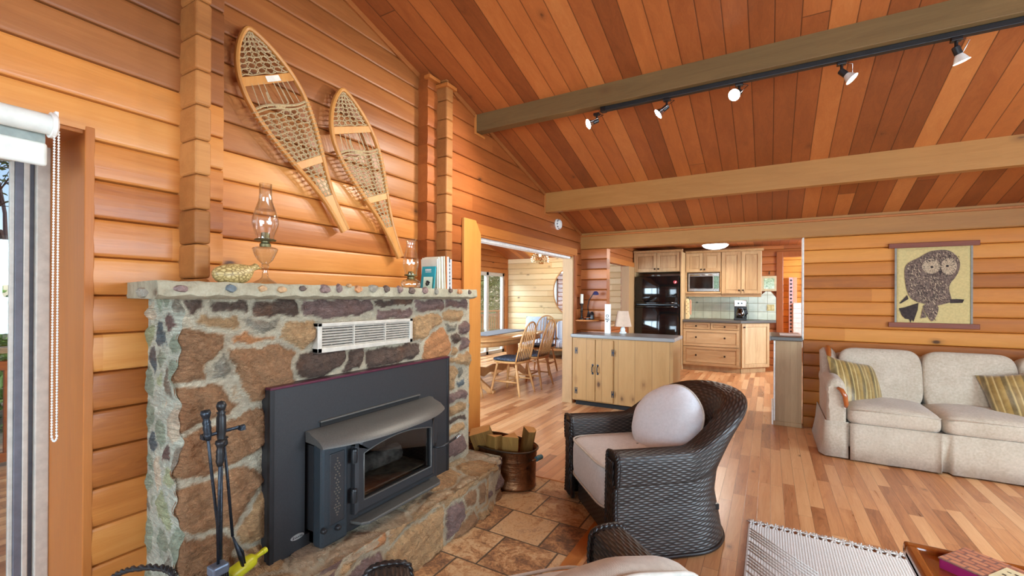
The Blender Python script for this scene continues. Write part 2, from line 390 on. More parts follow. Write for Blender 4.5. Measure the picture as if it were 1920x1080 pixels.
# casing of the wide dining opening
mb = MB(); ya, yb = 2.846, 3.085
mb.prism([(WX+.004, ya, 0), (WX+.004, yb, 0), (WX+.004, yb, 1.815), (WX+.004, yb-.075, 1.925), (WX+.004, ya, 1.925)], (.024, 0, 0))
struct('trim_opening_left', mb, M['trim_z'], .003)
struct('trim_opening_head', MB().bx(WX+.002, WX+.022, yb-.06, 5.245, 1.818, 1.905).bx(WX-.13, WX+.01, yb, 5.154, 1.80, 1.82), M['trim'], .003)
struct('trim_opening_right', MB().bx(WX+.002, WX+.02, 5.165, 5.245, 0, 1.818), M['trim_red'], .003)
struct('trim_opening_jamb', MB().bx(WX-.125, WX+.006, 5.125, 5.165, 0, 1.80), M['jamb'], .003)
struct('trim_opening_track', MB().bx(WX-.10, WX-.02, yb, 5.12, 1.775, 1.80), M['white_paint'], .002)
# walls behind and to the right of the viewpoint, with their windows
logwall('wall_rear', 'X', -3.0, 1, -2.3, 3.5, 0, 3.5, .1397, .041, M['log_owl'], [(-1.5, .9, -1, 2.0), (1.2, 2.9, .6, 2.0)])
logwall('wall_right', 'Y', 3.4, -1, -3.1, 5.5, 0, 4.2, .1397, .041, M['log_left'], [(0.0, 3.3, .75, 2.05)])
def window(name, axis, face, a0, a1, z0, z1, n=2, depth=.06, fw=.05, mat=None):
    """white framed window in a wall: frame + mullions in one mesh, one pane of glass per light"""
    mb = MB(); mat = mat or M['white_paint']
    def bar(p, q, u, v, d=depth):
        if axis == 'Y': mb.bx(face-d/2, face+d/2, p, q, u, v)
        else: mb.bx(p, q, face-d/2, face+d/2, u, v)
    bar(a0, a1, z0, z0+fw); bar(a0, a1, z1-fw, z1); bar(a0, a0+fw, z0, z1); bar(a1-fw, a1, z0, z1)
    for i in range(1, n): c = a0+(a1-a0)*i/n; bar(c-fw*.6, c+fw*.6, z0, z1)
    o = struct(name, mb, mat, .004)
    for i in range(n):
        p, q = a0+(a1-a0)*i/n+fw*.6, a0+(a1-a0)*(i+1)/n-fw*.6; g = MB()
        if axis == 'Y': g.bx(face-.003, face+.003, p, q, z0+fw, z1-fw)
        else: g.bx(p, q, face-.003, face+.003, z0+fw, z1-fw)
        g.build('pane', M['glass'], o)
    return o
window('window_1', 'X', -3.07, -1.5, .9, 0.02, 2.0, 2)
window('window_2', 'X', -3.07, 1.2, 2.9, .6, 2.0, 2)
window('window_3', 'Y', 3.46, 0.0, 3.3, .75, 2.05, 3)
# kitchen shell
KY = 9.25
logwall('wall_kitchen_back', 'X', KY, -1, -2.35, 3.5, -.026, 2.3, .1296, -.026, M['log_kit'], [(.20, 1.05, -1, 2.035)])
logwall('wall_kitchen_left', 'Y', -2.265, 1, 5.53, KY, -.026, 2.3, .1296, -.026, M['log_kity'], [(5.60, 8.17, .86, 1.885)])
struct('trim_pass_head', B(-2.262, -2.228, 5.60, 8.52, 1.872, 1.965), M['trim'], .003)
struct('trim_pass_jamb', B(-2.37, -2.225, 8.14, 8.5, 0, 1.875), M['jamb'], .003)
struct('trim_pass_sill', B(-2.40, -2.20, 5.60, 8.14, .835, .862), M['jamb'], .003)
logwall('wall_kitchen_right', 'Y', 3.05, -1, 5.5, 9.3, 0, 2.3, .1296, -.026, M['log_kity'], [(6.4, 8.2, 1.05, 2.1)])
window('window_4', 'Y', 3.1, 6.4, 8.2, 1.05, 2.1, 2)
struct('ceiling_kitchen', B(-2.4, 3.5, 5.5, 11.5, 2.24, 2.34), M['ceil'], 0)
struct('trim_door_casing', MB().bx(.105, .20, KY-.03, KY, 0, 2.13).bx(.2, 1.05, KY-.03, KY, 2.035, 2.13).bx(1.05, 1.15, KY-.03, KY, 0, 2.13).bx(.19, .21, KY, KY+.13, 0, 2.035), M['trim_red'], .003)
# hall beyond the kitchen door
M['log_hall'] = wood('yellow_pine_logs', 'X', [(172, 110, 48), (204, 144, 70), (222, 166, 92)], ('Z', .13, .02, 2.4), knots=.06, var=.4, contrast=.35, rough=.45, kscale=.6)
logwall('wall_hall_back', 'X', 10.9, -1, -.6, 2.2, 0, 2.4, .13, .02, M['log_hall'])
logwall('wall_hall_left', 'Y', -.35, 1, KY+.14, 11, 0, 2.4, .13, .02, M['log_hall'])
logwall('wall_hall_right', 'Y', 2.0, -1, KY+.14, 11, 0, 2.4, .13, .02, M['log_hall'])
struct('door_casing_hall', MB().bx(.62, .72, 10.86, 10.9, 0, 1.93).bx(.62, 1.7, 10.86, 10.9, 1.83, 1.93), M['trim_red'], .003)
# dining room shell
DX = -5.45
def dceil(y): return 2.2+.287*(KY-y)
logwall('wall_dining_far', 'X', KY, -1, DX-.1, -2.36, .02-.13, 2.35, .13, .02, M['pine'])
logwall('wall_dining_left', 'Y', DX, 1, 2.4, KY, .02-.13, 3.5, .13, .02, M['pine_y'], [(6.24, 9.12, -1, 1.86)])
logwall('wall_dining_near', 'X', 2.45, 1, DX-.1, -2.40, .02-.13, 3.5, .13, .02, M['pine'], [(-4.8, -2.6, .85, 2.1)])
window('window_5', 'X', 2.36, -4.8, -2.6, .85, 2.1, 2)
slab('ceiling_dining', DX-.15, -2.2, 5.8, KY+.1, dceil, M['ceil'])
slab('ceiling_dining_near', DX-.15, -2.2, 2.75, 5.8, lambda y: dceil(11.6-y), M['ceil'])
slab('ceiling_dining_end', DX-.15, -2.385, 2.3, 2.75, lambda y: dceil(11.6-y), M['ceil'])
struct('trim_dining_casing', MB().bx(DX, DX+.03, 9.12, 9.2, 0, 1.94).bx(DX, DX+.03, 5.9, 9.12, 1.86, 1.94), M['trim'], .003)
struct('beam_dining', MB().prism([(-4.6, 5.8, dceil(5.8)-.14), (-4.6, KY, dceil(KY)-.14), (-4.6, KY, dceil(KY)+.01), (-4.6, 5.8, dceil(5.8)+.01)], (.1, 0, 0)), M['beam_light'], .003)
# sliding glass doors (dining room and, cut by the picture edge, beside the fireplace)
M['alu'] = flat('grey_white_vinyl', srgb(200, 195, 184), .4)
M['alu_dark'] = flat('grey_seal', srgb(104, 106, 116), .5)
window('door_dining_slider', 'Y', DX-.06, 6.24, 9.12, 0.0, 1.86, 4, .07, .075, M['alu'])
# reveal + frame beside the fireplace, built in depth: casing board, frame, track gap, sash, glass
M['reveal'] = wood('reveal_board', 'Z', [(160, 98, 50), (184, 120, 66), (202, 140, 84)], var=.1, contrast=.45, rough=.45, spec=.3)
struct('trim_reveal', MB().bx(-2.52, WX+.004, .612, .64, 0, 1.90).bx(-2.52, WX-.012, -1.6, .62, 1.874, 1.896), M['reveal'], .003)
d1 = struct('door_slider', MB().bx(-2.50, -2.44, .572, .612, 0, 1.885).bx(-2.50, -2.44, -1.6, .6, 1.845, 1.885).bx(-2.5, -2.44, -1.6, .6, 0, .05), M['alu'], .004)
MB().bx(-2.52, -2.47, .556, .574, .05, 1.85).build('track_gap', M['alu_dark'], d1)
MB().bx(-2.49, -2.45, .541, .557, .05, 1.85).bx(-2.49, -2.45, -.55, -.50, .05, 1.85).build('sash_stile', M['alu'], d1, bevel=.003)
MB().bx(-2.50, -2.455, .520, .541, .05, 1.85).build('sash_seal', M['alu_dark'], d1, bevel=.002)
MB().bx(-2.485, -2.465, .508, .520, .05, 1.85).bx(-2.49, -2.45, -1.55, .51, 1.80, 1.85).bx(-2.49, -2.45, -1.55, .51, .05, .13).build('sash_rail', M['alu'], d1, bevel=.002)
MB().bx(-2.478, -2.472, -.50, .508, .13, 1.80).build('pane', M['glass'], d1); MB().bx(-2.478, -2.472, -1.6, -.55, .13, 1.80).build('pane', M['glass'], d1)
# hearth-side floor tiles with their wooden border
g = G('slate_tiles'); tc, c = g.xyz()
TW = .285
row = g.m('FLOOR', g.m('DIVIDE', g.m('SUBTRACT', c['Y'], .085), TW))
xo = g.m('ADD', g.m('DIVIDE', c['X'], TW*1.08), g.m('MULTIPLY', g.m('MODULO', row, 2.), .37)); cl = g.m('FLOOR', xo)
rnd, rc = g.white(g.vec(row, cl, 2.2))
fx, fy = g.m('FRACT', xo), g.m('FRACT', g.m('DIVIDE', g.m('SUBTRACT', c['Y'], .085), TW))
e = g.m('MINIMUM', g.m('MINIMUM', fx, g.m('SUBTRACT', 1., fx)), g.m('MINIMUM', fy, g.m('SUBTRACT', 1., fy)))
n1 = g.noise(g.n('VectorMath', {0: tc, 1: rc}, operation='ADD').outputs[0], 6, 6, .72, 1.1); n2 = g.noise(tc, 26, 5, .75, 1.8)
t = g.m('ADD', g.m('ADD', .14, g.m('MULTIPLY', n1, .72)), g.m('ADD', g.m('MULTIPLY', g.m('SUBTRACT', n2, .5), .5), g.m('MULTIPLY', g.m('SUBTRACT', rnd, .5), .30)))
col = g.ramp(t, [(.26, srgb(84, 66, 58)), (.38, srgb(132, 96, 70)), (.47, srgb(182, 134, 90)), (.56, srgb(212, 176, 132)), (.66, srgb(170, 132, 100)), (.80, srgb(220, 192, 152))])
ln = g.step(e, .008, .022); col = g.mix(ln, srgb(88, 74, 60), col)
M['tile'] = g.done(col, .42, 0, g.bump(g.m('ADD', g.m('MULTIPLY', n2, .5), ln), .35, .006), .45)
struct('floor_tiles', B(-2.0, -.872, -.3, 2.885, -.01, .005), M['tile'], 0)
struct('trim_tile_border', MB().bx(-.872, -.80, -.3, 2.885, -.01, .008).bx(-2.0, -.80, 2.885, 2.90, -.01, .008), M['trim'], .002)

# ---------------------------------------------------------------- stone fireplace
g = G('field_stone'); at = g.n('Attribute', attribute_name='stone'); tc, c = g.xyz()
ms = g.n('Attribute', attribute_name='mortar').outputs['Fac']
n1 = g.noise(tc, 22, 6, .72, .8); n2 = g.noise(tc, 90, 4, .7); n3 = g.noise(g.n('VectorMath', {0: tc, 1: (14, 60, 90)}, operation='MULTIPLY').outputs[0], 1., 4, .65, 1.2)
k = g.m('ADD', g.m('MULTIPLY', n1, .8), g.m('ADD', g.m('MULTIPLY', n3, .55), g.m('MULTIPLY', n2, .3)))
sc_ = g.m('MAXIMUM', .12, g.m('ADD', -.30, g.m('MULTIPLY', k, 1.95)))
gr = g.n('CombineColor', {0: sc_, 1: g.m('MULTIPLY', sc_, .985), 2: g.m('MULTIPLY', sc_, .96)}).outputs[0]
col = g.mix(1., at.outputs['Color'], gr, 'MULTIPLY'); col = g.mix(ms, col, g.mix(g.m('MULTIPLY', n1, .5), at.outputs['Color'], srgb(232, 222, 198)))
rust = g.step(g.noise(tc, 6, 3), .52, .75)
col = g.mix(g.m('MULTIPLY', g.m('MULTIPLY', rust, .3), g.m('SUBTRACT', 1., ms)), col, srgb(168, 106, 62))
M['stone'] = g.done(col, .72, 0, g.bump(g.m('ADD', g.m('MULTIPLY', n1, .9), g.m('ADD', g.m('MULTIPLY', n2, .5), n3)), 1.0, .026), .35)

def poly_dist(px, py, poly):
    """signed distance to a polygon (positive inside) for arrays"""
    d = np.full(px.shape, 1e9); ins = np.zeros(px.shape, bool); n = len(poly)
    for i in range(n):
        x0, y0 = poly[i]; x1, y1 = poly[(i+1) % n]
        ex, ey = x1-x0, y1-y0; t = np.clip(((px-x0)*ex+(py-y0)*ey)/(ex*ex+ey*ey+1e-12), 0, 1)
        d = np.minimum(d, np.hypot(px-x0-t*ex, py-y0-t*ey))
        cr = ((y0 > py) != (y1 > py)) & (px < (x1-x0)*(py-y0)/((y1-y0) if y1 != y0 else 1e-12)+x0); ins ^= cr
    return np.where(ins, d, -d)
def wob(px, py, f, a, s=0.):
    return a*(np.sin(px*f*1.7+py*f*.9+s)+np.sin(py*f*1.9-px*f*.6+2.1*s+1)+.7*np.sin(px*f*3.7+s*3)*np.sin(py*f*3.3+1.7*s))
STC = {'b': (150, 112, 80), 'd': (92, 74, 64), 't': (178, 142, 102), 'g': (134, 128, 114), 'o': (184, 128, 84), 'p': (122, 98, 92), 'c': (206, 192, 168), 'v': (150, 160, 140), 'y': (170, 176, 140), 'k': (96, 106, 110)}
def stone_sheet(O, u, v, n, W, H, polys, seeds=None, res=.0085, mortar=(206, 192, 164), bulge=.030, edge=lambda a, b: 0., mvar=.10, sd=1, grow=.014):
    """grid of stones standing proud of mortar; polys = ([(u,v)...], colour key); seeds fill the rest as irregular cells"""
    nu, nv = max(2, int(W/res)), max(2, int(H/res)); O, u, v, n = (np.array(q, float) for q in (O, u, v, n))
    A, Bq = np.meshgrid(np.linspace(0, W, nu), np.linspace(0, H, nv), indexing='ij')
    x = A+wob(A, Bq, 23, .0045, sd)+wob(A, Bq, 67, .0016, sd+2); y = Bq+wob(Bq, A, 21, .0045, sd+5)+wob(Bq, A, 61, .0016, sd+7)
    best = np.full(A.shape, -1e9); idx = np.full(A.shape, -1, int)
    cols = []
    second = np.full(A.shape, -1e9)
    for i, (pl, key) in enumerate(polys or []):
        d = poly_dist(x, y, pl); w = d > best; second = np.where(w, best, np.maximum(second, d)); best[w] = d[w]; idx[w] = i; cols.append(STC[key] if isinstance(key, str) else key)
    if polys: best = np.minimum(best+grow, (best-second)/2-.0085)
    if seeds:
        S = np.array([q[:2] for q in seeds]); an = np.array([q[3] if len(q) > 3 else 1. for q in seeds])
        D = np.stack([np.hypot((x-sx)/a_, (y-sy)) for (sx, sy), a_ in zip(S, an)]); o = np.argsort(D, axis=0)
        d1 = np.take_along_axis(D, o[:1], 0)[0]; d2 = np.take_along_axis(D, o[1:2], 0)[0]
        d = (d2-d1)/2-.009
        if polys: d = np.minimum(d, -best-.016)
        w = d > best; best = np.where(w, d, best); idx = np.where(w, o[0]+len(cols), idx); cols += [STC[q[2]] if isinstance(q[2], str) else q[2] for q in seeds]
    best = best+wob(A, Bq, 140, .0012, sd+9)
    t = np.clip(best/.026, 0, 1); st = t*t*(3-2*t); hgt = np.where(best > 0, st, 0.)
    r1 = np.random.RandomState(sd); per = r1.uniform(.55, 1.25, len(cols)+1); tx = r1.uniform(-.5, .5, len(cols)+1); ty = r1.uniform(-.5, .5, len(cols)+1)
    nz = wob(A, Bq, 45, .09, sd+11)+wob(A, Bq, 110, .05, sd+13)+wob(Bq, A, 250, .03, sd+3)
    z = bulge*hgt*(per[idx]+nz)+np.where(best < 0, wob(A, Bq, 90, .0012, sd)+.002, 0)
    ta = np.clip(np.minimum(A, W-A)/.022, 0, 1); z = z*(ta*(2-ta))
    P = O+A[..., None]*u+Bq[..., None]*v+(z+edge(A, Bq))[..., None]*n
    mt = np.clip(1-(best+.002)/.006, 0, 1)
    carr = np.array([srgb(*q)[:3] for q in cols]+[srgb(*mortar)[:3]])
    C = carr[idx]*(1+r1.uniform(-.12, .12, len(carr))[idx])[..., None]
    mc = np.array(srgb(*mortar)[:3])*(1+mvar*wob(A, Bq, 40, .6, sd+4))[..., None]
    C = C*(1-mt[..., None])+np.clip(mc, 0, 1)*mt[..., None]
    return P, C, mt
def stone_mesh(name, sheets, parent, world=True):
    vs, fs, cs, ms_ = [], [], [], []; b = 0
    for P, C, mt, *cut in sheets:
        nu, nv = P.shape[:2]; vs.append(P.reshape(-1, 3)); cs.append(C.reshape(-1, 3)); ms_.append(mt.reshape(-1))
        i = (np.arange(nu-1)[:, None]*nv+np.arange(nv-1)[None])+b; f_ = np.stack([i, i+nv, i+nv+1, i+1], -1).reshape(-1, 4)
        if cut:
            y0, y1, z0, z1 = cut[0]; q = P[:-1, :-1].reshape(-1, 3); f_ = f_[~((q[:, 1] > y0) & (q[:, 1] < y1) & (q[:, 2] > z0) & (q[:, 2] < z1))]
        fs.append(f_); b += nu*nv
    V, F_, C, Mt = np.concatenate(vs), np.concatenate(fs), np.concatenate(cs), np.concatenate(ms_)
    me = bpy.data.meshes.new(name); me.from_pydata(V.tolist(), [], F_.tolist())
    a = me.color_attributes.new('stone', 'FLOAT_COLOR', 'POINT'); a.data.foreach_set('color', np.concatenate([C, np.ones((len(C), 1))], 1).astype(np.float32).ravel())
    a = me.attributes.new('mortar', 'FLOAT', 'POINT'); a.data.foreach_set('value', Mt.astype(np.float32))
    me.polygons.foreach_set('use_smooth', [True]*len(me.polygons)); me.materials.append(M['stone']); me.update()
    o = bpy.data.objects.new(name, me); link(o, parent)
    if world: o.matrix_parent_inverse = wmat(parent).inverted()
    return o

FX, FY0, FY1, HT = -1.745, .752, 2.452, .25        # stone face plane, its ends, hearth height
HX, HY1 = -1.462, 2.262                              # hearth front plane, its far corner
fire = thing('stone_fireplace', 'wide brown fieldstone fireplace with raised stone hearth against the log wall', 'fireplace', (-1.9, 1.6, 0))
def face(pts): return [(p.y-FY0, p.z) for p in (at_x(x, y, FX+.02) for x, y in pts)]
PF = [('b', [(336,627),(385,614),(416,616),(432,640),(396,684),(392,712),(343,719),(334,690)]), ('t', [(378,593),(450,588),(452,612),(378,617)]),
 ('g', [(459,604),(480,599),(528,598),(532,612),(520,626),(488,626)]), ('b', [(434,658),(470,645),(533,647),(556,664),(558,700),(556,724),(505,752),(462,748),(446,716)]),
 ('g', [(401,684),(428,668),(438,704),(404,708)]), ('o', [(430,638),(470,629),(525,632),(520,640),(450,647)]), ('b', [(331,745),(345,730),(394,716),(425,736),(444,758),(422,783),(372,795),(336,812)]),
 ('b', [(328,838),(372,808),(444,791),(500,767),(505,822),(467,858),(383,892),(332,894)]), ('b', [(322,945),(372,912),(424,894),(470,880),(499,900),(470,960),(440,984),(389,996),(318,1005)]),
 ('t', [(470,955),(490,925),(508,915),(510,1010),(470,1030),(452,1000)]), ('b', [(312,1050),(345,1022),(400,1008),(440,1020),(445,1120),(308,1130)]), ('t', [(450,1040),(505,1015),(508,1060),(460,1100)]),
 ('t', [(525,607),(560,600),(592,604),(593,632),(570,656),(534,640)]), ('t', [(441,706),(450,712),(466,742),(455,750),(440,730)]),
 ('d', [(557,676),(600,664),(650,656),(655,676),(615,700),(560,706)]), ('d', [(659,660),(684,657),(686,684),(650,696)]), ('d', [(689,664),(740,653),(786,645),(790,660),(758,676),(689,688)]),
 ('t', [(778,599),(806,592),(826,586),(832,606),(800,633),(778,637)]), ('o', [(803,640),(812,622),(830,613),(843,628),(848,652),(838,670),(800,678)]),
 ('d', [(352,571),(383,569),(384,583),(355,585)]), ('d', [(398,577),(425,570),(470,567),(474,587),(404,591)]), ('d', [(480,570),(560,566),(562,588),(482,594)]), ('p', [(572,568),(640,565),(700,566),(704,580),(600,596),(574,592)]),
 ('p', [(712,580),(775,577),(776,590),(714,597)]), ('d', [(708,566),(775,564),(775,573),(708,575)]), ('p', [(784,566),(832,564),(833,579),(786,583)]), ('p', [(838,566),(877,565),(877,576),(840,578)]),
 ('t', [(835,586),(858,580),(870,583),(868,602),(840,602)]), ('g', [(838,607),(860,608),(858,620),(842,622)]), ('p', [(863,610),(879,606),(880,625),(865,628)]), ('d', [(852,626),(861,622),(863,645),(853,643)]), ('p', [(866,632),(880,628),(880,652),(866,656)]),
 ('t', [(852,650),(862,658),(860,668),(850,666)]), ('t', [(845,676),(866,664),(880,662),(880,684),(850,682)]), ('t', [(844,688),(860,690),(856,730),(843,738)]), ('g', [(862,690),(872,688),(870,706),(864,712)]), ('k', [(858,713),(872,712),(872,722),(857,722)]),
 ('p', [(843,742),(868,731),(878,734),(876,750),(845,757)]), ('t', [(842,765),(862,752),(876,756),(874,768),(846,782)]), ('d', [(846,790),(874,776),(876,784),(850,797)]), ('t', [(845,803),(870,790),(874,806),(846,820)]), ('p', [(842,826),(872,812),(872,846),(842,858)])]
polysF = [(face(p), k) for k, p in PF]
fill = [(random.uniform(0, 1.7), random.uniform(.2, .62), random.choice('bbtgpd')) for _ in range(34)]
fill += [(random.uniform(1.4, 1.7), random.uniform(0, .6), random.choice('bbtpd')) for _ in range(16)]
shF = stone_sheet((FX, FY0, 0), (0, 1, 0), (0, 0, 1), (1, 0, 0), FY1-FY0, 1.32, polysF, None, .0075, bulge=.034, sd=3)
# stones behind the steel surround are plain fill, hidden in the photo
# the side that faces the glass door: paler, greenish stones and mortar
sside = [(random.uniform(0, .36), i*.082+random.uniform(-.02, .02), random.choice(['v', 'y', 'c', 'g', 'k', 'v', 'p', 'v']), random.uniform(.7, 1.3)) for i in range(17) for _ in range(3)]
sw = math.hypot(WX-FX, .803-FY0)
shS = stone_sheet((WX, .803, 0), ((FX-WX)/sw, (FY0-.803)/sw, 0), (0, 0, 1), (-(.803-FY0)/sw*1., -1, 0), sw, 1.32, None, sside, .0085, mortar=(214, 222, 204), bulge=.014, sd=8)
shR = stone_sheet((FX, FY1, 0), (-1, 0, 0), (0, 0, 1), (0, 1, 0), FX-WX, 1.32, None, [(random.uniform(0, .36), i*.1+random.uniform(-.03, .03), random.choice('btgpd')) for i in range(14) for _ in range(2)], .012, sd=5)
def cwob(z): return .011*np.sin(z*17)+.008*np.sin(z*41+1)+.004*np.sin(z*97)
Pf = shF[0]; Pf[..., 1] += cwob(Pf[..., 2])*np.clip(1-(Pf[..., 1]-FY0)/.05, 0, 1); Pf[..., 0] -= .012*np.clip(1-(Pf[..., 1]-FY0)/.012, 0, 1)
near = (Pf[..., 1] > 1.02) & (Pf[..., 1] < 2.24) & (Pf[..., 2] < .965); Pf[..., 0] = np.minimum(Pf[..., 0], np.where(near, FX+.022, FX+.045))
Ps = shS[0]; fo = np.clip((Ps[..., 0]-WX)/(FX-WX), 0, 1); Ps[..., 1] += cwob(Ps[..., 2])*np.clip((fo-.85)/.15, 0, 1)
stone_mesh('stone_surround', [(*shF, (1.10, 2.10, .2, .90)), shS, shR], fire)
# mantel slab of grey concrete with pebbles set into its front edge
MX, MZ0, MZ1 = -1.655, 1.288, 1.347
g = G('mantel_concrete'); tc, c = g.xyz(); n1 = g.noise(tc, 14, 5, .7); n2 = g.noise(tc, 120, 3)
M['concrete'] = g.done(g.ramp(g.m('ADD', g.m('MULTIPLY', n1, .8), g.m('MULTIPLY', n2, .2)), [(.3, srgb(128, 120, 100)), (.5, srgb(158, 150, 126)), (.7, srgb(176, 170, 148))]), .75, 0, g.bump(g.m('ADD', n1, n2), .5, .006))
mb = MB()
ys = np.linspace(0, 1, 60); y0m, y1m = .655, 2.412
rows = []
for i in range(61):
    t = i/60; y = y0m+(y1m-y0m)*t; j = [.0022*math.sin(i*1.9+k*2.3)+.0018*math.sin(i*4.3+k) for k in range(6)]
    xb = WX-.02
    rows.append([(xb, y+(1-t)**30*.085, MZ0), (MX-.02, y, MZ0+j[0]), (MX+j[1], y, MZ0+.012+j[1]), (MX+j[2], y, MZ1-.008), (MX-.006, y, MZ1+j[3]*.4), (MX-.05, y, MZ1), (xb, y+(1-t)**30*.085, MZ1)])
mb.grid(rows); nv = len(rows[0]); mb.f += [tuple(range(nv)), tuple((60)*nv+k for k in range(nv))]; mb.m += [0, 0]
mb.build('mantel_shelf', M['concrete'], fire, world=True, smooth='auto')
peb = []
for (x, yy, w, hh, key) in [(268,549,30,22,'g'),(341,541,46,18,'p'),(433,541,34,18,'k'),(492,541,30,14,'t'),(528,543,34,16,'t'),(567,541,26,12,'d'),(610,542,36,20,'p'),(636,541,22,18,'p'),(672,542,26,20,'o'),(700,541,34,18,'g'),(725,542,20,18,'d'),(750,543,20,16,'p'),(772,545,26,16,'d'),(797,545,22,16,'p'),(818,546,16,14,'g'),(845,545,14,10,'d'),(862,547,18,12,'o'),(655,536,14,10,'t'),(880,548,12,10,'d')]:
    p = at_x(x, yy, MX); dep = p.dot(_F)-CH*_F.z; fs = abs(p.x)/((p-EYE).length)
    hw = w/CF*dep*.5/max(.25, abs((p-EYE).normalized().x))*.62; hz = min(.023, hh/CF*dep*.5)
    mb = MB(); N = 11; 
    ring = [Vector((0, hw*math.cos(q)*random.uniform(.8, 1.1), hz*math.sin(q)*random.uniform(.8, 1.1))) for q in [2*PI*k/N for k in range(N)]]
    mb.add([p+r+Vector((-.006, 0, 0)) for r in ring]+[p+r*.72+Vector((.007, 0, 0)) for r in ring]+[p+Vector((.010, 0, 0))], [(k, (k+1) % N, N+(k+1) % N, N+k) for k in range(N)]+[(N+k, N+(k+1) % N, 2*N) for k in range(N)])
    peb.append((mb, key))
for key in 'gpktdo': M['peb_'+key] = flat('pebble_'+key, srgb(*STC[key]), .6, var=.16, scale=60, bump=.8)
for m_, k_ in peb: m_.build('inset_pebble', M['peb_'+k_], fire, world=True, smooth='auto')
# raised hearth: stone front, tapered far end, flagstone top
def hface(pts): return [(p.y-.70, p.z) for p in (at_x(x, y, HX+.015) for x, y in pts)]
PH = [('t', [(729,1040),(762,1000),(832,951),(833,1024),(808,1051),(783,1078),(735,1074)]), ('p', [(840,961),(858,945),(869,940),(875,951),(866,980),(846,1012),(840,1018)]), ('b', [(868,985),(893,957),(897,978),(870,1003),(850,1016)]),
 ('b', [(874,932),(895,916),(895,945),(876,955)]), ('b', [(900,913),(912,906),(913,940),(903,950)]), ('t', [(900,968),(920,952),(921,963),(901,980)]), ('p', [(684,1044),(716,1033),(724,1053),(722,1085),(652,1090)]), ('o', [(686,1036),(727,1002),(725,1020),(690,1040)]), ('t', [(640,1078),(652,1057),(679,1040),(677,1059),(648,1080)])]
polysH = [(hface(p), k) for k, p in PH]
hs = [(i*.21+random.uniform(-.05, .05), random.uniform(.03, .24), random.choice('btpdo')) for i in range(5) for _ in range(2)]
shH = stone_sheet((HX, .70, 0), (0, 1, 0), (0, 0, 1), (1, 0, 0), HY1-.70, HT+.012, polysH, hs, .008, mortar=(196, 176, 142), bulge=.028, sd=14, grow=.004)
ex, ey = -1.515, 2.49; el = math.hypot(ex-HX, ey-HY1)
shE = stone_sheet((HX, HY1, 0), ((ex-HX)/el, (ey-HY1)/el, 0), (0, 0, 1), ((ey-HY1)/el, (HX-ex)/el, 0), el, HT+.012, None, [(random.uniform(0, el), .03+.065*i, random.choice('btpb'), 1.8) for i in range(4) for _ in range(2)], .008, mortar=(196, 176, 142), bulge=.03, sd=21)
# top: irregular flags; the sheet is trimmed to the hearth outline
tops = [(random.uniform(0, .45), j*.27+random.uniform(-.07, .07), random.choice(['t', (190, 166, 132), (176, 150, 118), 'c', (168, 146, 120)]), random.uniform(.7, 1.1)) for j in range(8) for _ in range(2)]
P, C, mt = stone_sheet((HX+.012, .70, HT-.012), (-1, 0, 0), (0, 1, 0), (0, 0, 1), .36, 2.50-.70, None, tops, .0095, mortar=(204, 188, 158), bulge=.02, sd=33)
lim = HX+.012+(P[..., 1]-HY1)*(ex-HX)/(ey-HY1); over = P[..., 1] > HY1
P[..., 0] = np.where(over, np.minimum(P[..., 0], lim+.01*np.sin(P[..., 1]*60)), P[..., 0]+.012*np.sin(P[..., 1]*17)*np.sin(P[..., 1]*41)*np.clip((P[..., 0]-HX+.1)*10, 0, 1))
shB = stone_sheet((ex, ey, 0), (-1, 0, 0), (0, 0, 1), (0, 1, 0), ex+1.78, HT+.012, None, [(random.uniform(0, .27), .03+.065*i, random.choice('btpb'), 1.8) for i in range(4) for _ in range(2)], .012, mortar=(196, 176, 142), bulge=.02, sd=27)
P[..., 2] = np.where(P[..., 0] < -1.52, np.minimum(P[..., 2], HT+.002), P[..., 2])
shL = stone_sheet((-1.80, .70, 0), (1, 0, 0), (0, 0, 1), (0, -1, 0), HX+1.80, HT+.012, None, [(random.uniform(0, .33), .03+.065*i, random.choice('btpb'), 1.8) for i in range(4) for _ in range(2)], .012, mortar=(196, 176, 142), bulge=.02, sd=29)
stone_mesh('hearth_ledge', [shL, shH, shE, shB, (P, C, mt)], fire)

# vent grille in the stone above the insert
vent = thing('vent_grille', 'pale metal louvre vent set in the stone above the black stove insert', 'vent', (FX+.05, 1.55, 1.1))
M['ventm'] = flat('brushed_vent_metal', srgb(196, 190, 178), .45, .25)
VX = FX+.036; v00, v11 = at_x(596, 662, VX), at_x(774, 598, VX); vy0, vy1 = v00.y, v11.y; vz0 = (v00.z+at_x(774, 642, VX).z)/2; vz1 = (at_x(596, 605, VX).z+v11.z)/2
fw = .016; x0, x1 = FX-.005, FX+.036
MB().bx(x0, x1, vy0, vy1, vz1-fw, vz1).bx(x0, x1, vy0, vy1, vz0, vz0+fw*1.3).bx(x0, x1, vy0, vy0+.022, vz0, vz1).bx(x0, x1, vy1-.022, vy1, vz0, vz1).build('frame', M['ventm'], vent, .002, world=True)
mb = MB()
for i in range(8): zc = vz0+.026+i*(vz1-vz0-.045)/7.; mb.box((FX+.026, (vy0+vy1)/2, zc), (.009, vy1-vy0-.03, .0062), rot('Y', .35))
for q in (1/3, 2/3): mb.bx(FX+.022, FX+.034, vy0+(vy1-vy0)*q-.003, vy0+(vy1-vy0)*q+.003, vz0+.01, vz1-.01)
mb.build('slats', M['ventm'], vent, world=True)
MB().bx(FX-.004, FX+.004, vy0+.01, vy1-.01, vz0+.01, vz1-.01).build('shade_backing', M['dark'], vent, world=True)  # near-black sheet stands in for the shade between the slats

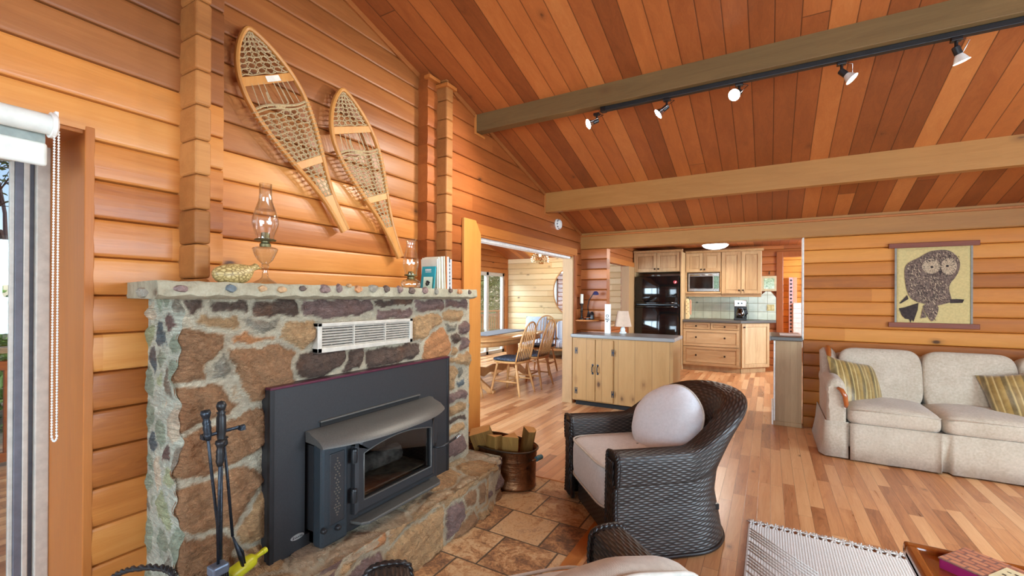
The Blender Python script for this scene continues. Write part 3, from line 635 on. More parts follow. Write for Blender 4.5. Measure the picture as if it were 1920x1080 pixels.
# ---------------------------------------------------------------- wood-stove insert
PX = FX+.062                    # front of the steel surround
ins = thing('stove_insert', 'black steel wood stove insert with glass door in the stone fireplace', 'stove', (PX, 1.6, HT))
M['stove'] = flat('stove_black', srgb(52, 52, 54), .48, .35, scale=200)
M['stove_d'] = flat('stove_slate', srgb(58, 66, 72), .4, .45, scale=200)
M['stove_top'] = flat('stove_hood', srgb(96, 94, 90), .5, .5, scale=160)
bl, tr = at_x(506.5, 1050, PX), at_x(841, 671, PX); py0, py1, pz1 = bl.y, tr.y, .938
MB().bx(FX-.01, PX, py0, 1.19, HT-.005, pz1).bx(FX-.01, PX, 1.99, py1, HT-.005, pz1).bx(FX-.01, PX, 1.19, 1.99, .70, pz1).bx(FX-.01, PX, 1.19, 1.99, HT-.005, .30).build('surround_panel', M['stove'], ins, world=True)
MB().bx(PX-.016, PX+.004, py0-.006, py0+.012, HT-.005, pz1).build('panel_edge_strip', M['black_metal'], ins, .002, world=True)
MB().bx(PX-.016, PX+.004, py1-.012, py1+.006, HT-.005, pz1).build('panel_edge_strip', M['black_metal'], ins, .002, world=True)
M['plum'] = flat('plum_strip', srgb(92, 44, 62), .35, .5)
MB().bx(PX-.03, PX+.005, py0-.006, py1+.006, pz1-.008, pz1+.002).build('panel_top_strip', M['plum'], ins, .002, world=True)
def ix(x, y, X): return at_x(x, y, X)
SX = -1.60                       # front plane of the stove body
bY0, bY1 = ix(600, 850, SX).y, ix(838, 760, SX).y
a = ix(655, 905, SX).y; 
topz = .69
sy0 = at_x(600, 900, SX).y; sy1 = at_x(821, 800, SX).y
# body
by0, by1 = sy0+.012, sy1-.012
MB().bx(PX-.3, SX-.012, by0, by0+.02, HT+.012, topz).bx(PX-.3, SX-.012, by1-.02, by1, HT+.012, topz).bx(PX-.3, SX-.012, by0, by1, topz-.02, topz).bx(PX-.3, SX-.012, by0, by1, HT+.012, HT+.06).bx(PX-.31, PX-.3, by0, by1, HT+.012, topz).build('body', M['stove'], ins, world=True)
# hood with bowed front and soft lip
mb = MB(); rowsU = []; N = 40
for i in range(N+1):
    t = i/N; y = sy0-.012+(sy1-sy0+.03)*t; bow = .060+.085*(1-abs(2*t-1)**2.6)
    xf = SX+bow-.03; rowsU.append([(PX+.003, y, topz+.044), (PX+.03, y, topz+.043), (xf-.075, y, topz+.034), (xf-.025, y, topz+.016), (xf, y, topz-.004), (xf+.004, y, topz-.014), (xf-.006, y, topz-.016), (xf-.04, y, topz-.006), (PX+.005, y, topz+.0)])
mb.grid(rowsU); k = len(rowsU[0]); mb.f += [tuple(range(k)), tuple(N*k+q for q in range(k))]; mb.m += [0, 0]
mb.build('hood', M['stove_top'], ins, world=True, smooth='auto')
MB().bx(PX-.002, PX+.006, sy0+.06, sy1-.07, topz+.046, topz+.064).build('air_slot', M['dark'], ins, world=True)
MB().bx(PX, PX+.014, sy0+.055, sy1-.065, topz+.064, topz+.071).build('slot_lip', M['stove_top'], ins, .002, world=True)
# left control box with embossed, pierced panel
cy1 = at_x(652, 880, SX).y
MB().bx(SX-.05, SX+.012, sy0, cy1-.006, HT+.006, topz-.01).build('control_box', M['stove_d'], ins, .012, world=True)
cx = SX+.012
ctl = MB().bx(cx-.004, cx+.005, sy0+.035, cy1-.03, HT+.09, topz-.05).build('embossed_panel', M['stove'], ins, .01, world=True)
mb = MB(); yc = (sy0+cy1)/2+.002; zz = topz-.075
def hole(dy, z): mb.lathe([(.0035, 0), (.0035, .002)], (cx+.005, yc+dy, z), 6, M=rot('Y', PI/2)) if True else None
lay = [(0,), (0,), (-.008, .008), (-.014, 0, .014), (-.008, .008), (0,), (-.008, .008), (-.012, .012), (0,), (-.006, .006), (0,), (-.006, .006), (-.014, 0, .014), (-.008, .008), (0,), (-.006, .006), (0,), (-.008, .008), (-.014, -.004, .004, .014), (-.008, .008), (-.004, .004), (0,)]
for i, q in enumerate(lay):
    for d in q: hole(d, topz-.075-i*(topz-HT-.20)/21)
mb.build('pierced_vine', flat('pierced_dots', srgb(112, 104, 92), .5, .5), ctl, world=True)
for (x, y) in ((605, 995), (632, 988)):
    p = at_x(x, y, cx); MB().lathe([(.012, 0), (.012, .012), (.008, .018), (0, .02)], (cx, p.y, p.z), 14, M=rot('Y', PI/2)).build('control_knob', M['black_metal'], ins, world=True, smooth='auto')
# right pillar
MB().bx(SX-.05, SX-.005, sy1-.035, sy1+.002, HT+.03, topz-.012).build('pillar', M['stove'], ins, .006, world=True)
# door: frame with an arched window, glass, hinges, handle
d0, d1_ = cy1+.022, sy1-.056; dz0, dz1 = HT+.085, topz-.03; DXX = SX+.020
w0, w1, wz0, wz1 = d0+.045, d1_-.032, dz0+.052, dz1-.045
win = [(w0, wz0), (w1, wz0)]+[(w0+(w1-w0)*t, wz1+.032*(1-(2*t-1)**2)-.018) for t in np.linspace(1, 0, 15)]
out = []
cxm, czm = (w0+w1)/2, (wz0+wz1)/2
for (y, z) in win:
    # push each window vertex to the rounded-rectangle outer edge
    dy, dz = y-cxm, z-czm; k = min((d1_-d0)/2/abs(dy) if abs(dy) > 1e-6 else 9, (dz1-dz0)/2/abs(dz) if abs(dz) > 1e-6 else 9)
    out.append(((d0+d1_)/2+dy*k, (dz0+dz1)/2+dz*k))
out[0] = (d0, dz0); out[1] = (d1_, dz0); out[2] = (d1_, dz1); out[-1] = (d0, dz1)
mb = MB(); n = len(win)
vs = [(DXX, y, z) for y, z in out]+[(DXX+.006, y+(cxm-y)*.06, z+(czm-z)*.08) for y, z in out]+[(DXX+.006, y, z) for y, z in win]+[(DXX-.012, y, z) for y, z in win]+[(SX-.01, y, z) for y, z in out]
fs = []
for i in range(n):
    j = (i+1) % n
    for L in ((4, 0), (0, 1), (1, 2), (2, 3)): fs.append((L[0]*n+i, L[0]*n+j, L[1]*n+j, L[1]*n+i))
mb.add(vs, fs); door = mb.build('door', M['stove'], ins, world=True)
MB().prism([(DXX-.010, y, z) for y, z in win], (.003, 0, 0)).build('glass', glass_pane('stove_glass', (.62, .61, .60), .07, .02, 2.5), door, world=True)
mb = MB(); mb.tube([(DXX+.006, y, z) for y, z in win], .004, 6, closed=True); mb.build('window_rim', M['stove_top'], door, world=True, smooth=True)
for z in (HT+.17, HT+.345):
    h = MB(); h.lathe([(.004, -.03), (.013, -.026), (.015, 0), (.013, .026), (.006, .03)], (DXX+.002, d0-.006, z), 12); h.lathe([(.008, 0), (.014, .006), (.012, .014), (0, .018)], (DXX+.004, d0-.006, z+.02), 12)
    h.build('hinge', M['black_metal'], door, world=True, smooth='auto')
hz = at_x(810, 838, DXX).z
MB().tube([(DXX, d1_-.012, hz), (DXX+.035, d1_-.004, hz), (DXX+.05, d1_+.02, hz+.004), (DXX+.055, d1_+.125, hz+.02)], .006, 8).build('handle', M['black_metal'], door, world=True, smooth=True)
mb = MB(); mb.tube([(DXX+.055+.007*math.cos(q), d1_+.12+q*.0016, hz+.020+q*.0004+.007*math.sin(q)) for q in np.linspace(0, 8*PI, 60)], .0022, 6)
mb.build('spring_handle', M['chrome'], door, world=True, smooth=True)
sx0, sx1 = SX-.02, SX-.004
MB().bx(sx0, sx1, cy1-.006, w0, HT+.012, topz-.012).bx(sx0, sx1, w1, sy1-.01, HT+.012, topz-.012).bx(sx0, sx1, w0, w1, HT+.012, wz0).bx(sx0, sx1, w0, w1, wz1+.015, topz-.012).build('door_surround', M['stove'], ins, .003, world=True)
# firebox inside: brick floor, charred log, back
M['fireb'] = flat('sooty_firebrick', srgb(150, 138, 120), .85, var=.3, scale=18)
lg = MB().bx(PX-.28, SX-.03, w0-.06, w1+.04, HT+.06, wz0+.004).bx(PX-.29, PX-.27, w0-.1, w1+.04, HT+.06, topz-.03); lg.build('firebrick_lining', M['fireb'], ins, .004, world=True)
MB().tube([(PX-.13, w0+.03, wz0+.05), (PX-.11, (w0+w1)/2, wz0+.055), (PX-.10, w1-.04, wz0+.06)], [.05, .045, .048], 9).build('charred_log', flat('ash_grey_log', srgb(150, 146, 140), .9, var=.4, scale=14, bump=.6), ins, world=True, smooth='auto')
# ash lip, badge
MB().prism([(SX-.03, cy1+.01, HT+.044), (SX-.03, sy1-.005, HT+.044), (SX+.055, sy1-.045, HT+.044), (SX+.075, sy1-.07, HT+.044), (SX+.075, cy1+.06, HT+.044), (SX+.055, cy1+.03, HT+.044)], (0, 0, .014)).build('ash_lip', M['stove_top'], ins, .004, world=True)
MB().bx(SX-.10, SX-.02, cy1+.03, sy1-.03, HT, HT+.06).build('plinth', M['dark'], ins, world=True)
p = at_x(557, 1006, PX)
mb = MB().lathe([(1, 0), (1, .003)], (PX, p.y, p.z), 24, ax=.011, ay=.030, M=rot('Y', PI/2)); bd = mb.build('badge', flat('badge_grey', srgb(176, 174, 170), .4, .5), ins, world=True, smooth='auto')
mb = MB()
for i, w in enumerate((.010, .006, .005, .006, .004, .006)):     # illegible script strokes on the little oval badge
    yy = p.y-.019+i*.0075; mb.box((PX+.0035, yy, p.z+.001*math.sin(i*2)), (.001, .0022, .011 if i == 0 else .006), rot('X', -.3)); mb.box((PX+.0035, yy+.0025, p.z-.003), (.001, .005, .0016))
mb.build('badge_lettering', M['black_metal'], bd, world=True)

# ---------------------------------------------------------------- snowshoes on the recess wall
M['ash'] = wood('bent_ash', 'Z', [(164, 112, 58), (196, 144, 84), (212, 166, 108)], var=.1, contrast=.5, rough=.42)
M['rawhide'] = flat('rawhide_lacing', srgb(186, 164, 124), .6, var=.12, scale=120)
M['tag'] = flat('paper_tag', srgb(226, 220, 208), .6)
SHX = -2.205
def snowshoe(Lp, Rp, tip, label, rows, tilt=.0, tagged=False):
    def resamp(pts, n=90):
        P = [Vector((at_x(x, y, SHX).y, at_x(x, y, SHX).z)) for x, y in pts]
        # smooth a little, then resample by arc length
        for _ in range(2): P = [P[0]]+[(P[i-1]+P[i]*2+P[i+1])/4 for i in range(1, len(P)-1)]+[P[-1]]
        d = [0]
        for a, b in zip(P, P[1:]): d.append(d[-1]+(b-a).length)
        out = []
        for k in range(n):
            t = d[-1]*k/(n-1); i = max(j for j in range(len(d)) if d[j] <= t+1e-9); i = min(i, len(P)-2)
            q = (t-d[i])/max(1e-9, d[i+1]-d[i]); out.append(P[i].lerp(P[i+1], q))
        for _ in range(2): out = [out[0]]+[(out[i-1]+out[i]*2+out[i+1])/4 for i in range(1, n-1)]+[out[-1]]
        return out
    L, Rr_ = resamp([tip]+Lp), resamp([tip]+Rp); n = len(L)
    al = L[::-1]+Rr_[1:]
    for _ in range(5): al = [al[0]]+[(al[i-1]+al[i]*2+al[i+1])/4 for i in range(1, len(al)-1)]+[al[-1]]
    L, Rr_ = al[:n][::-1], al[n-1:]
    c = (L[n//2]+Rr_[n//2])/2
    root = thing('snowshoe', label, 'snowshoe', (SHX, c.x, c.y), 0, 'snowshoes hung on the recess wall')
    def W3(p, dx=0): return Vector((dx, p.x-c.x, p.y-c.y))
    loop = [W3(p) for p in reversed(L[1:])]+[W3(p) for p in Rr_]
    mb = MB()
    # flat-sided bent strips
    mb.tube(loop, .0125, 8, flat=1.2)
    def at(s, w, dx=0):
        i = min(n-2, int(s*(n-1))); q = s*(n-1)-i; a = L[i].lerp(L[i+1], q); b = Rr_[i].lerp(Rr_[i+1], q)
        return W3(a.lerp(b, (w+1)/2), dx)
    for i in range(72, n-1):
        a0_, b0_, a1_, b1_ = W3(L[i]), W3(Rr_[i]), W3(L[i+1]), W3(Rr_[i+1]); mb.prism([q_+Vector((-.010, 0, 0)) for q_ in (a0_, b0_, b1_, a1_)], (.019, 0, 0))
    mb.build('frame', M['ash'], root, smooth='auto')
    mb = MB()
    def bar(s, h=.012):
        p0, p1, p2, p3 = at(s-.018, -.97), at(s+.018, -.97), at(s+.018, .97), at(s-.018, .97)
        mb.prism([p+Vector((-.005, 0, 0)) for p in (p0, p1, p2, p3)], (.012, 0, 0))
    bar(.25); b1 = mb.build('toe_crossbar', M['ash'], root, .002); mb = MB(); bar(.63); mb.build('heel_crossbar', M['ash'], root, .002)
    if tagged:
        mb = MB(); q = [at(.237, -.1), at(.262, -.1), at(.262, .42), at(.237, .42)]; mb.prism([p+Vector((.008, 0, 0)) for p in q], (.001, 0, 0)); tg = mb.build('tag', M['tag'], b1)
    mb = MB()
    def cord(pts, r=.0033): mb.tube(pts, r, 4, caps=False)
    def lattice(s0, s1, nr, nc, hole=None):
        for i in range(nr+1):
            s = s0+(s1-s0)*i/nr
            cord([at(s+.004*math.sin(k*2.6+i), -1+2*k/8, .003*math.sin(k*1.7+i)) for k in range(9)], .0030)
        for j in range(nc+1):
            for ph in (0, 1):
                pts = []
                for i in range(nr+1):
                    w = -1+2*(j+(.5 if (i+ph) % 2 else 0))/nc
                    pts.append(at(s0+(s1-s0)*i/nr, max(-1, min(1, w)), .004*((i+ph) % 2)-.002))
                cord(pts)
    lattice(.035, .225, rows[0], 6)
    for w in (-.75, -.5, -.28, .12, .3, .5, .72): cord([at(.26, w*.9, .006), at(.36, w, .002)], .0026)
    cord([at(.30, -.3, .006), at(.33, -.33, .004), at(.362, -.2, .004), at(.372, .05, .004), at(.355, .3, .004), at(.30, .28, .006)], .0046)
    cord([at(.36+.01*math.sin(w*3), w, .004) for w in np.linspace(-1.02, 1.02, 12)], .006)
    cord([at(.375+.01*math.sin(w*3), w, .004) for w in np.linspace(-1.02, 1.02, 12)], .004)
    lattice(.385, .61, rows[1], 7); lattice(.645, .83, rows[2], 4)
    # bindings wrapped round the frame
    for s in np.linspace(.37, .62, 14):
        for w in (-1, 1):
            o = at(s, w); 
            mb.tube([o+Vector((.014*math.cos(q), .014*math.sin(q)*.9, .006*math.sin(q))) for q in np.linspace(0, 2*PI, 9)], .0028, 4, caps=False)
    mb.build('lacing', M['rawhide'], root, fix=False)
    return root
snowshoe([(455,53.3),(443,80),(439,108),(443,143),(455,178),(478,220),(509,259),(548,306),(587,345),(610,372),(626,403),(643,435)],
         [(470.5,53.3),(494,73),(521,104),(544,133),(568,166),(581,201),(593,244),(603,283),(610,318),(620,364),(632,388),(652,430)], (463, 49),
         'larger snowshoe with a white paper tag on its toe bar, above the tall oil lamp', (8, 10, 8), tagged=True)
snowshoe([(637.5,167),(626,178.5),(618.5,207),(617,237),(622,264),(634,290),(647,317),(666,347),(689,378),(711.5,412),(730.5,439),(740,469),(747,484)],
         [(647,169),(662,186),(681,214.5),(696,241),(708,268),(715,298),(721,328),(725,363),(730,397),(735.5,430),(746,457.5),(754,480)], (642, 165),
         'smaller snowshoe without a tag, its tail ending above the short oil lamp', (8, 11, 8))

# ---------------------------------------------------------------- things on the mantel
MT = MZ1
M['brass_old'] = flat('aged_brass', srgb(112, 104, 72), .45, .8)
p = at_z(497, 524, MT); lp = thing('oil_lamp', 'tall pedestal glass oil lamp with a clear chimney beside the quail figurine', 'oil lamp', (-1.87, at_x(497, 524, -1.87).y, MT), 0, 'oil lamps on the mantel')
S = .435/.435
MB().lathe([(.052, 0), (.050, .004), (.040, .014), (.022, .024), (.013, .034), (.011, .055), (.013, .075), (.016, .082), (.011, .09)], n=24).build('pedestal', M['lampglass'], lp, smooth='auto')
mb = MB(); mb.lathe([(.012, .088), (.030, .105), (.046, .14), (.050, .152), (.046, .158), (.020, .165)], n=12); mb.build('oil_font', M['lampglass'], lp, smooth='auto')
MB().lathe([(.022, .164), (.022, .174), (.016, .18), (.016, .186), (.040, .188), (.043, .192), (.036, .196), (.018, .197), (.016, .222), (.010, .224)], n=20).build('burner', M['brass_old'], lp, smooth='auto')
MB().lathe([(.033, .192), (.034, .205), (.044, .232), (.052, .262), (.050, .285), (.040, .32), (.028, .355), (.0245, .38), (.0245, .432), (.0235, .432), (.0235, .38), (.027, .355), (.039, .32)], n=28).build('chimney', M['lampglass'], lp, smooth='auto')
l2 = thing('oil_lamp', 'short squat glass oil lamp with a round base beside the row of books', 'oil lamp', (-1.83, at_x(770, 535, -1.83).y, MT), 0, 'oil lamps on the mantel')
MB().lathe([(.034, 0), (.052, .008), (.058, .026), (.052, .044), (.034, .054), (.022, .058)], n=28).build('oil_font', M['lampglass'], l2, smooth='auto')
MB().lathe([(.022, .056), (.022, .068), (.018, .072), (.037, .076), (.037, .082), (.018, .086), (.015, .10), (.009, .102)], n=20).build('burner', M['brass_old'], l2, smooth='auto')
MB().lathe([(.033, .082), (.034, .098), (.042, .125), (.046, .15), (.040, .19), (.028, .235), (.024, .255), (.026, .275), (.034, .29), (.033, .29), (.025, .275), (.023, .255)], n=28).build('chimney', M['lampglass'], l2, smooth='auto')
# quail figurine
g = G('quail_glaze'); tc, c = g.xyz(); vo = g.n('TexVoronoi', {'Vector': g.n('VectorMath', {0: tc, 1: (55, 55, 90)}, operation='MULTIPLY').outputs[0], 'Scale': 1.}, feature='DISTANCE_TO_EDGE').outputs['Distance']
M['quail'] = g.done(g.ramp(g.m('ADD', vo, g.m('MULTIPLY', g.noise(tc, 30, 3), .25)), [(.1, srgb(120, 96, 54)), (.3, srgb(196, 172, 112)), (.6, srgb(216, 196, 142))]), .4, 0, g.bump(vo, .5, .004))
q = thing('quail_figurine', 'yellow-brown ceramic quail figurine facing the tall oil lamp', 'figurine', (-1.87, at_x(441, 524, -1.87).y, MT))
mb = MB(); rows = []
prof = [(-.086, .004, .040), (-.080, .022, .038), (-.06, .036, .036), (-.03, .043, .040), (0, .044, .041), (.03, .042, .042), (.052, .034, .046), (.064, .023, .058), (.070, .016, .068), (.078, .0165, .074), (.087, .014, .075), (.094, .007, .072), (.101, .0035, .069), (.106, .001, .067)]
for y, r, zc in prof:
    rows.append([(r*.92*math.cos(a), y, max(.001, zc+(r*1.0)*math.sin(a)*(.98))) for a in [2*PI*k/16 for k in range(16)]])
mb.grid(rows, cv=True); mb.f.append(tuple(range(16))); mb.m.append(0)
mb.build('body', M['quail'], q, smooth=True, sub=1)
mb = MB()
for sx in (-1, 1): MB().lathe([(0, -.002), (.0022, 0), (0, .002)], (sx*.0145, .087, .078), 8).build('eye', M['black'], q)
# books, spines to the room
bk = [(.012, .195, .135, (226, 220, 204)), (.014, .205, .14, (232, 228, 206)), (.010, .205, .14, (214, 210, 188)), (.020, .212, .145, (224, 216, 196)), (.016, .215, .15, (206, 198, 176)), (.012, .215, .15, (190, 110, 58)), (.020, .215, .15, (238, 234, 226)), (.012, .208, .15, (86, 82, 92)), (.016, .200, .15, (234, 232, 230))]
BL = ['thin cream paperback first in the mantel row, behind the turquoise booklet', 'cream book second from the turquoise booklet end', 'thin buff book between two cream books on the mantel', 'thicker cream book in the middle of the mantel row', 'beige book just before the orange spine', 'book with the orange spine on the mantel', 'thick white book between the orange spine and the dark spine', 'book with the dark spine and pale marks on the mantel', 'white book at the end of the mantel row beside the wooden casing']
M['paper'] = flat('book_pages', srgb(230, 224, 208), .8)
y = 2.225
for i, (th, hh, ww, cc) in enumerate(bk):
    b = thing('book', BL[i], 'book', (-1.90, y+th/2, MT), 0, 'books standing on the mantel'); ln = .05 if i < 5 else .02
    b.rotation_euler = (ln*.9, 0, 0)
    MB().bx(-ww/2+.006, ww/2, -th/2, -th/2+.0015, 0, hh).bx(-ww/2+.006, ww/2, th/2-.0015, th/2, 0, hh).bx(ww/2-.002, ww/2, -th/2, th/2, 0, hh).build('cover', flat('book_cover_%d' % i, srgb(*cc), .55, var=.03), b)
    MB().bx(-ww/2+.01, ww/2-.003, -th/2+.002, th/2-.002, .003, hh-.004).build('pages', M['paper'], b)
    if i == 7:
        mb = MB()
        for k in range(7): mb.bx(ww/2, ww/2+.0006, -.003, .003, .02+k*.024, .034+k*.024)
        mb.build('spine_marks', M['white_paint'], b)
    y += th+.0012
# turquoise booklet leaning in front, with pale title and a bird picture
M['turq'] = flat('turquoise_cover', srgb(38, 160, 176), .45, var=.03)
bo = thing('booklet', 'turquoise booklet with white title leaning on the cream books', 'booklet', (-1.865, 2.165, MT), R(-14), 'books standing on the mantel')
bo.rotation_euler = (R(-9), 0, R(6)); bo['label'] = 'turquoise booklet with a white title and a dark bird on its cover'
MB().bx(-.05, .05, -.004, .004, 0, .145).build('cover', M['turq'], bo)
mb = MB()
for k, (x, w) in enumerate(((-.020, .008), (-.010, .006), (-.002, .007), (.007, .006), (.015, .008))): mb.bx(x-w/2, x+w/2, -.0055, -.004, .118, .128)
mb.bx(-.022, .022, -.0055, -.004, .108, .112); mb.build('title', M['white_paint'], bo)
mb = MB(); mb.lathe([(0, -.018), (.010, -.010), (.013, 0), (.008, .012), (0, .018)], (-.008, -.008, .035), 10, ay=.2); mb.lathe([(0, -.007), (.007, 0), (0, .007)], (.006, -.008, .052), 8, ay=.3); mb.build('bird_picture', M['black'], bo, smooth=True)
# small card with a picture between lamp and booklet
cd = thing('greeting_card', 'small pale card with a dark flower picture between short lamp and booklet', 'card', (-1.80, 2.09, MT)); cd.rotation_euler = (R(-12), 0, R(20))
MB().bx(-.028, .028, -.0015, .0015, 0, .075).build('card', flat('card_green', srgb(196, 206, 180), .6), cd)
mb = MB()
for k in range(9): a = k*2.4; mb.lathe([(0, 0), (.006, .001), (0, .002)], (.010*math.cos(a)*(.4+k*.09), -.003, .035+.012*math.sin(a)), 6, M=rot('X', PI/2))
mb.build('picture', M['black'], cd)

# ---------------------------------------------------------------- fire tools in front of the stone
TX = -1.615
def tp(x, y, dx=0): return at_x(x, y, TX+dx)
st = tp(415, 760); Z = HT+.006
stand = thing('tool_stand', 'black iron fire tool stand with ball top and cross arms', 'tool stand', (TX, st.y, Z))
MB().lathe([(.07, -.002), (.07, .008), (.055, .014), (.012, .022), (0, .022)], n=20).build('base', M['iron'], stand, smooth='auto')
ph = st.z-Z
MB().tube([(0, 0, .015), (0, 0, ph-.13)], .0065, 8).build('post', M['iron'], stand, smooth=True)
mb = MB(); mb.lathe([(.0075, ph-.135), (.014, ph-.125), (.011, ph-.115), (.015, ph-.09), (.0145, ph-.04), (.011, ph-.03), (.014, ph-.024), (.009, ph-.02), (.013, ph-.012), (.0155, ph), (.011, ph+.012), (0, ph+.016)], n=16); mb.build('grip', M['black_metal'], stand, smooth=True)
zb = tp(415, 812).z-Z
MB().tube([(0, -.055, zb+.002), (0, 0, zb+.004), (.005, .075, zb+.008)], .006, 8, flat=.5).bx(-.008, .014, -.062, -.05, zb-.006, zb+.01).bx(0, .018, .055, .072, zb-.004, zb+.012).build('cross_arm', M['iron'], stand, smooth='auto')
def tool(name, label, pts, head, grip):
    r = thing(name, label, 'fire tool', pts[0], 0, 'fire tools on the stand'); o = Vector(pts[0])
    L = [Vector(p)-o for p in pts]
    MB().tube(L, .005, 8).build('rod', M['iron'], r, smooth=True)
    d = (L[1]-L[0]).normalized(); mb = MB(); gl = grip
    mb.tube([d*(k*gl/10) for k in range(11)], [.0135, .0155, .012, .009, .0125, .011, .0125, .011, .0125, .010, .008], 12); mb.build('grip', M['iron'] if name == 'fire_poker' else M['black_metal'], r, smooth=True)
    head(r, L); return r
def h_poker(r, L): 
    e = L[-1]; MB().tube([e, e+Vector((.004, .002, -.05)), e+Vector((.02, .006, -.075)), e+Vector((.05, .01, -.07))], [.005, .006, .006, .002], 8).build('hook', M['iron'], r, smooth=True)
tool('fire_poker', 'iron poker with pale ball grip at the wall side of the stand', [tp(385, 770, .02), tp(396, 880, .02), tp(408, 985, .0), tp(409, 1050, -.01)], h_poker, .10)
def h_brush(r, L):
    e = L[-1]; MB().box(e+Vector((0, 0, -.015)), (.045, .052, .032)).build('brush_block', flat('blue_grey_iron', srgb(112, 124, 142), .4, .5), r, .006)
    mb = MB()
    for i in range(9):
        for j in range(6): mb.tube([e+Vector((-.018+.0072*j, -.022+.0055*i, -.03)), e+Vector((-.022+.0088*j, -.027+.0068*i, -.085))], .0022, 4)
    tag(mb.build('bristles', M['black'], r), kind='stuff')
tool('hearth_brush', 'iron hearth brush with square blue-grey head hanging in front of the stand', [tp(413, 826, .03), tp(411, 930, .03), tp(409, 1058, .03)], h_brush, .085)
def h_tongs(r, L):
    e = L[-1]
    MB().tube([e, e+Vector((.012, .006, -.03)), e+Vector((.022, .016, -.075)), e+Vector((.020, .024, -.11))], [.005, .010, .013, .008], 8, flat=.5).build('jaw', M['iron'], r, smooth=True)
    MB().tube([e, e+Vector((-.004, .012, -.03)), e+Vector((.0, .034, -.07)), e+Vector((.012, .036, -.11))], [.005, .007, .008, .006], 8, flat=.5).build('jaw', M['iron'], r, smooth=True)
tool('fire_tongs', 'iron tongs with curved jaws at the stove side of the stand', [tp(419, 820, -.015), tp(427, 900, -.01), tp(436, 1005, 0)], h_tongs, .03)
# yellow plastic bottle lying against the panel
M['yellow'] = flat('chartreuse_plastic', srgb(204, 204, 40), .35, var=.03)
b0, b1 = at_x(497, 1031, -1.665), at_x(446, 1070, -1.645); ax = (b1-b0); Lb = ax.length; q = ax.normalized().to_track_quat('Z', 'X')
bt = thing('plastic_bottle', 'yellow-green plastic bottle lying behind the fire tools against the stove panel', 'bottle', b0); bt.rotation_mode = 'QUATERNION'; bt.rotation_quaternion = q
MB().lathe([(0, 0), (.008, .001), (.010, .006), (.009, .035), (.010, .042), (.024, .055), (.026, .07), (.026, Lb+.03), (.022, Lb+.036), (0, Lb+.036)], n=20).build('bottle', M['yellow'], bt, smooth='auto')
MB().lathe([(.0115, -.003), (.0115, .012)], n=14).build('cap', M['yellow'], bt, smooth='auto')
# twisted iron handle of a log holder on the floor by the glass door
hp = [at_y(x, y, .60) for x, y in ((206, 1086), (222, 1075), (245, 1067), (280, 1063), (308, 1065), (322, 1072), (332, 1088))]
lh = thing('log_holder', 'black twisted iron hoop of a log holder below the stone corner', 'log holder', ((hp[0].x+hp[-1].x)/2, .60, 0))
o = Vector(lh.location); path = [Vector((hp[0].x-.03, .6, .02)), Vector((hp[0].x-.02, .6, .15))]+hp+[Vector((hp[-1].x+.02, .6, .15)), Vector((hp[-1].x+.03, .6, .02))]
fine = []
for a, b in zip(path, path[1:]): fine += [a.lerp(b, k/8)-o for k in range(8)]
mb = MB()
for ph in (0, PI):
    mb.tube([p+Vector((0, .0045*math.cos(i*.9+ph), .0045*math.sin(i*.9+ph))) for i, p in enumerate(fine)], .0055, 6)
mb.build('hoop_handle', M['black_metal'], lh, smooth=True)
MB().bx(path[0].x-o.x-.01, path[-1].x-o.x+.01, -.012, .012, .0, .022).bx(path[0].x-o.x-.01, path[0].x-o.x+.01, -.1, .05, 0, .02).bx(path[-1].x-o.x-.01, path[-1].x-o.x+.01, -.1, .05, 0, .02).build('base_frame', M['black_metal'], lh, .003)

# ---------------------------------------------------------------- copper boiler with firewood
g = G('old_copper'); tc, c = g.xyz(); n1 = g.noise(tc, 9, 5, .7, .8); n2 = g.noise(g.n('VectorMath', {0: tc, 1: (8, 8, 60)}, operation='MULTIPLY').outputs[0], 1., 3)
M['copper'] = g.done(g.ramp(n1, [(.3, srgb(58, 42, 32)), (.45, srgb(112, 76, 50)), (.6, srgb(142, 98, 64)), (.75, srgb(112, 96, 78))]), .38, .85, g.bump(g.m('ADD', n1, g.m('MULTIPLY', n2, .6)), .5, .012))
M['verdigris'] = flat('verdigris', srgb(76, 124, 140), .5, .5)
bas = thing('copper_boiler', 'oval hammered copper boiler holding split firewood beside the hearth corner', 'boiler', (-1.665, 2.715, .005), R(-8))
def ov(s, z, n=44): return [(s*.305*math.copysign(abs(math.cos(a))**.86, math.cos(a)), s*.165*math.copysign(abs(math.sin(a))**.9, math.sin(a)), z) for a in [2*PI*k/n for k in range(n)]]
mb = MB(); mb.grid([ov(.02, .004), ov(.93, .003), ov(.965, .012), ov(.95, .02), ov(.955, .10), ov(.965, .19), ov(.972, .196), ov(.965, .202), ov(.975, .21), ov(.968, .217), ov(.98, .225), ov(.975, .245), ov(1.0, .258), ov(1.015, .265), ov(1.0, .270), ov(.965, .262), ov(.945, .24), ov(.93, .03), ov(.02, .02)], cv=True)
mb.build('tub', M['copper'], bas, smooth=True)
MB().tube([Vector(p)*1.0 for p in ov(1.012, .266)], .006, 8, closed=True).build('rolled_rim', flat('dark_rim', srgb(84, 70, 58), .4, .8), bas, smooth=True)
for s in (-1, 1):
    h = MB(); h.tube([(s*.30, -.05, .215), (s*.332, -.05, .222), (s*.347, 0, .226), (s*.332, .05, .222), (s*.30, .05, .215)], .008, 8); hb = h.build('handle', M['copper'], bas, smooth=True)
    MB().lathe([(.016, -.03), (.016, .03)], (s*.342, 0, .226), 12, M=rot('X', PI/2)).build('grip', M['verdigris'], hb, smooth='auto')
M['logbark'] = wood('firewood_bark_side', 'Z', [(84, 62, 30), (124, 96, 48), (150, 122, 66)], contrast=.8, var=.3, rough=.8, bump=.6)
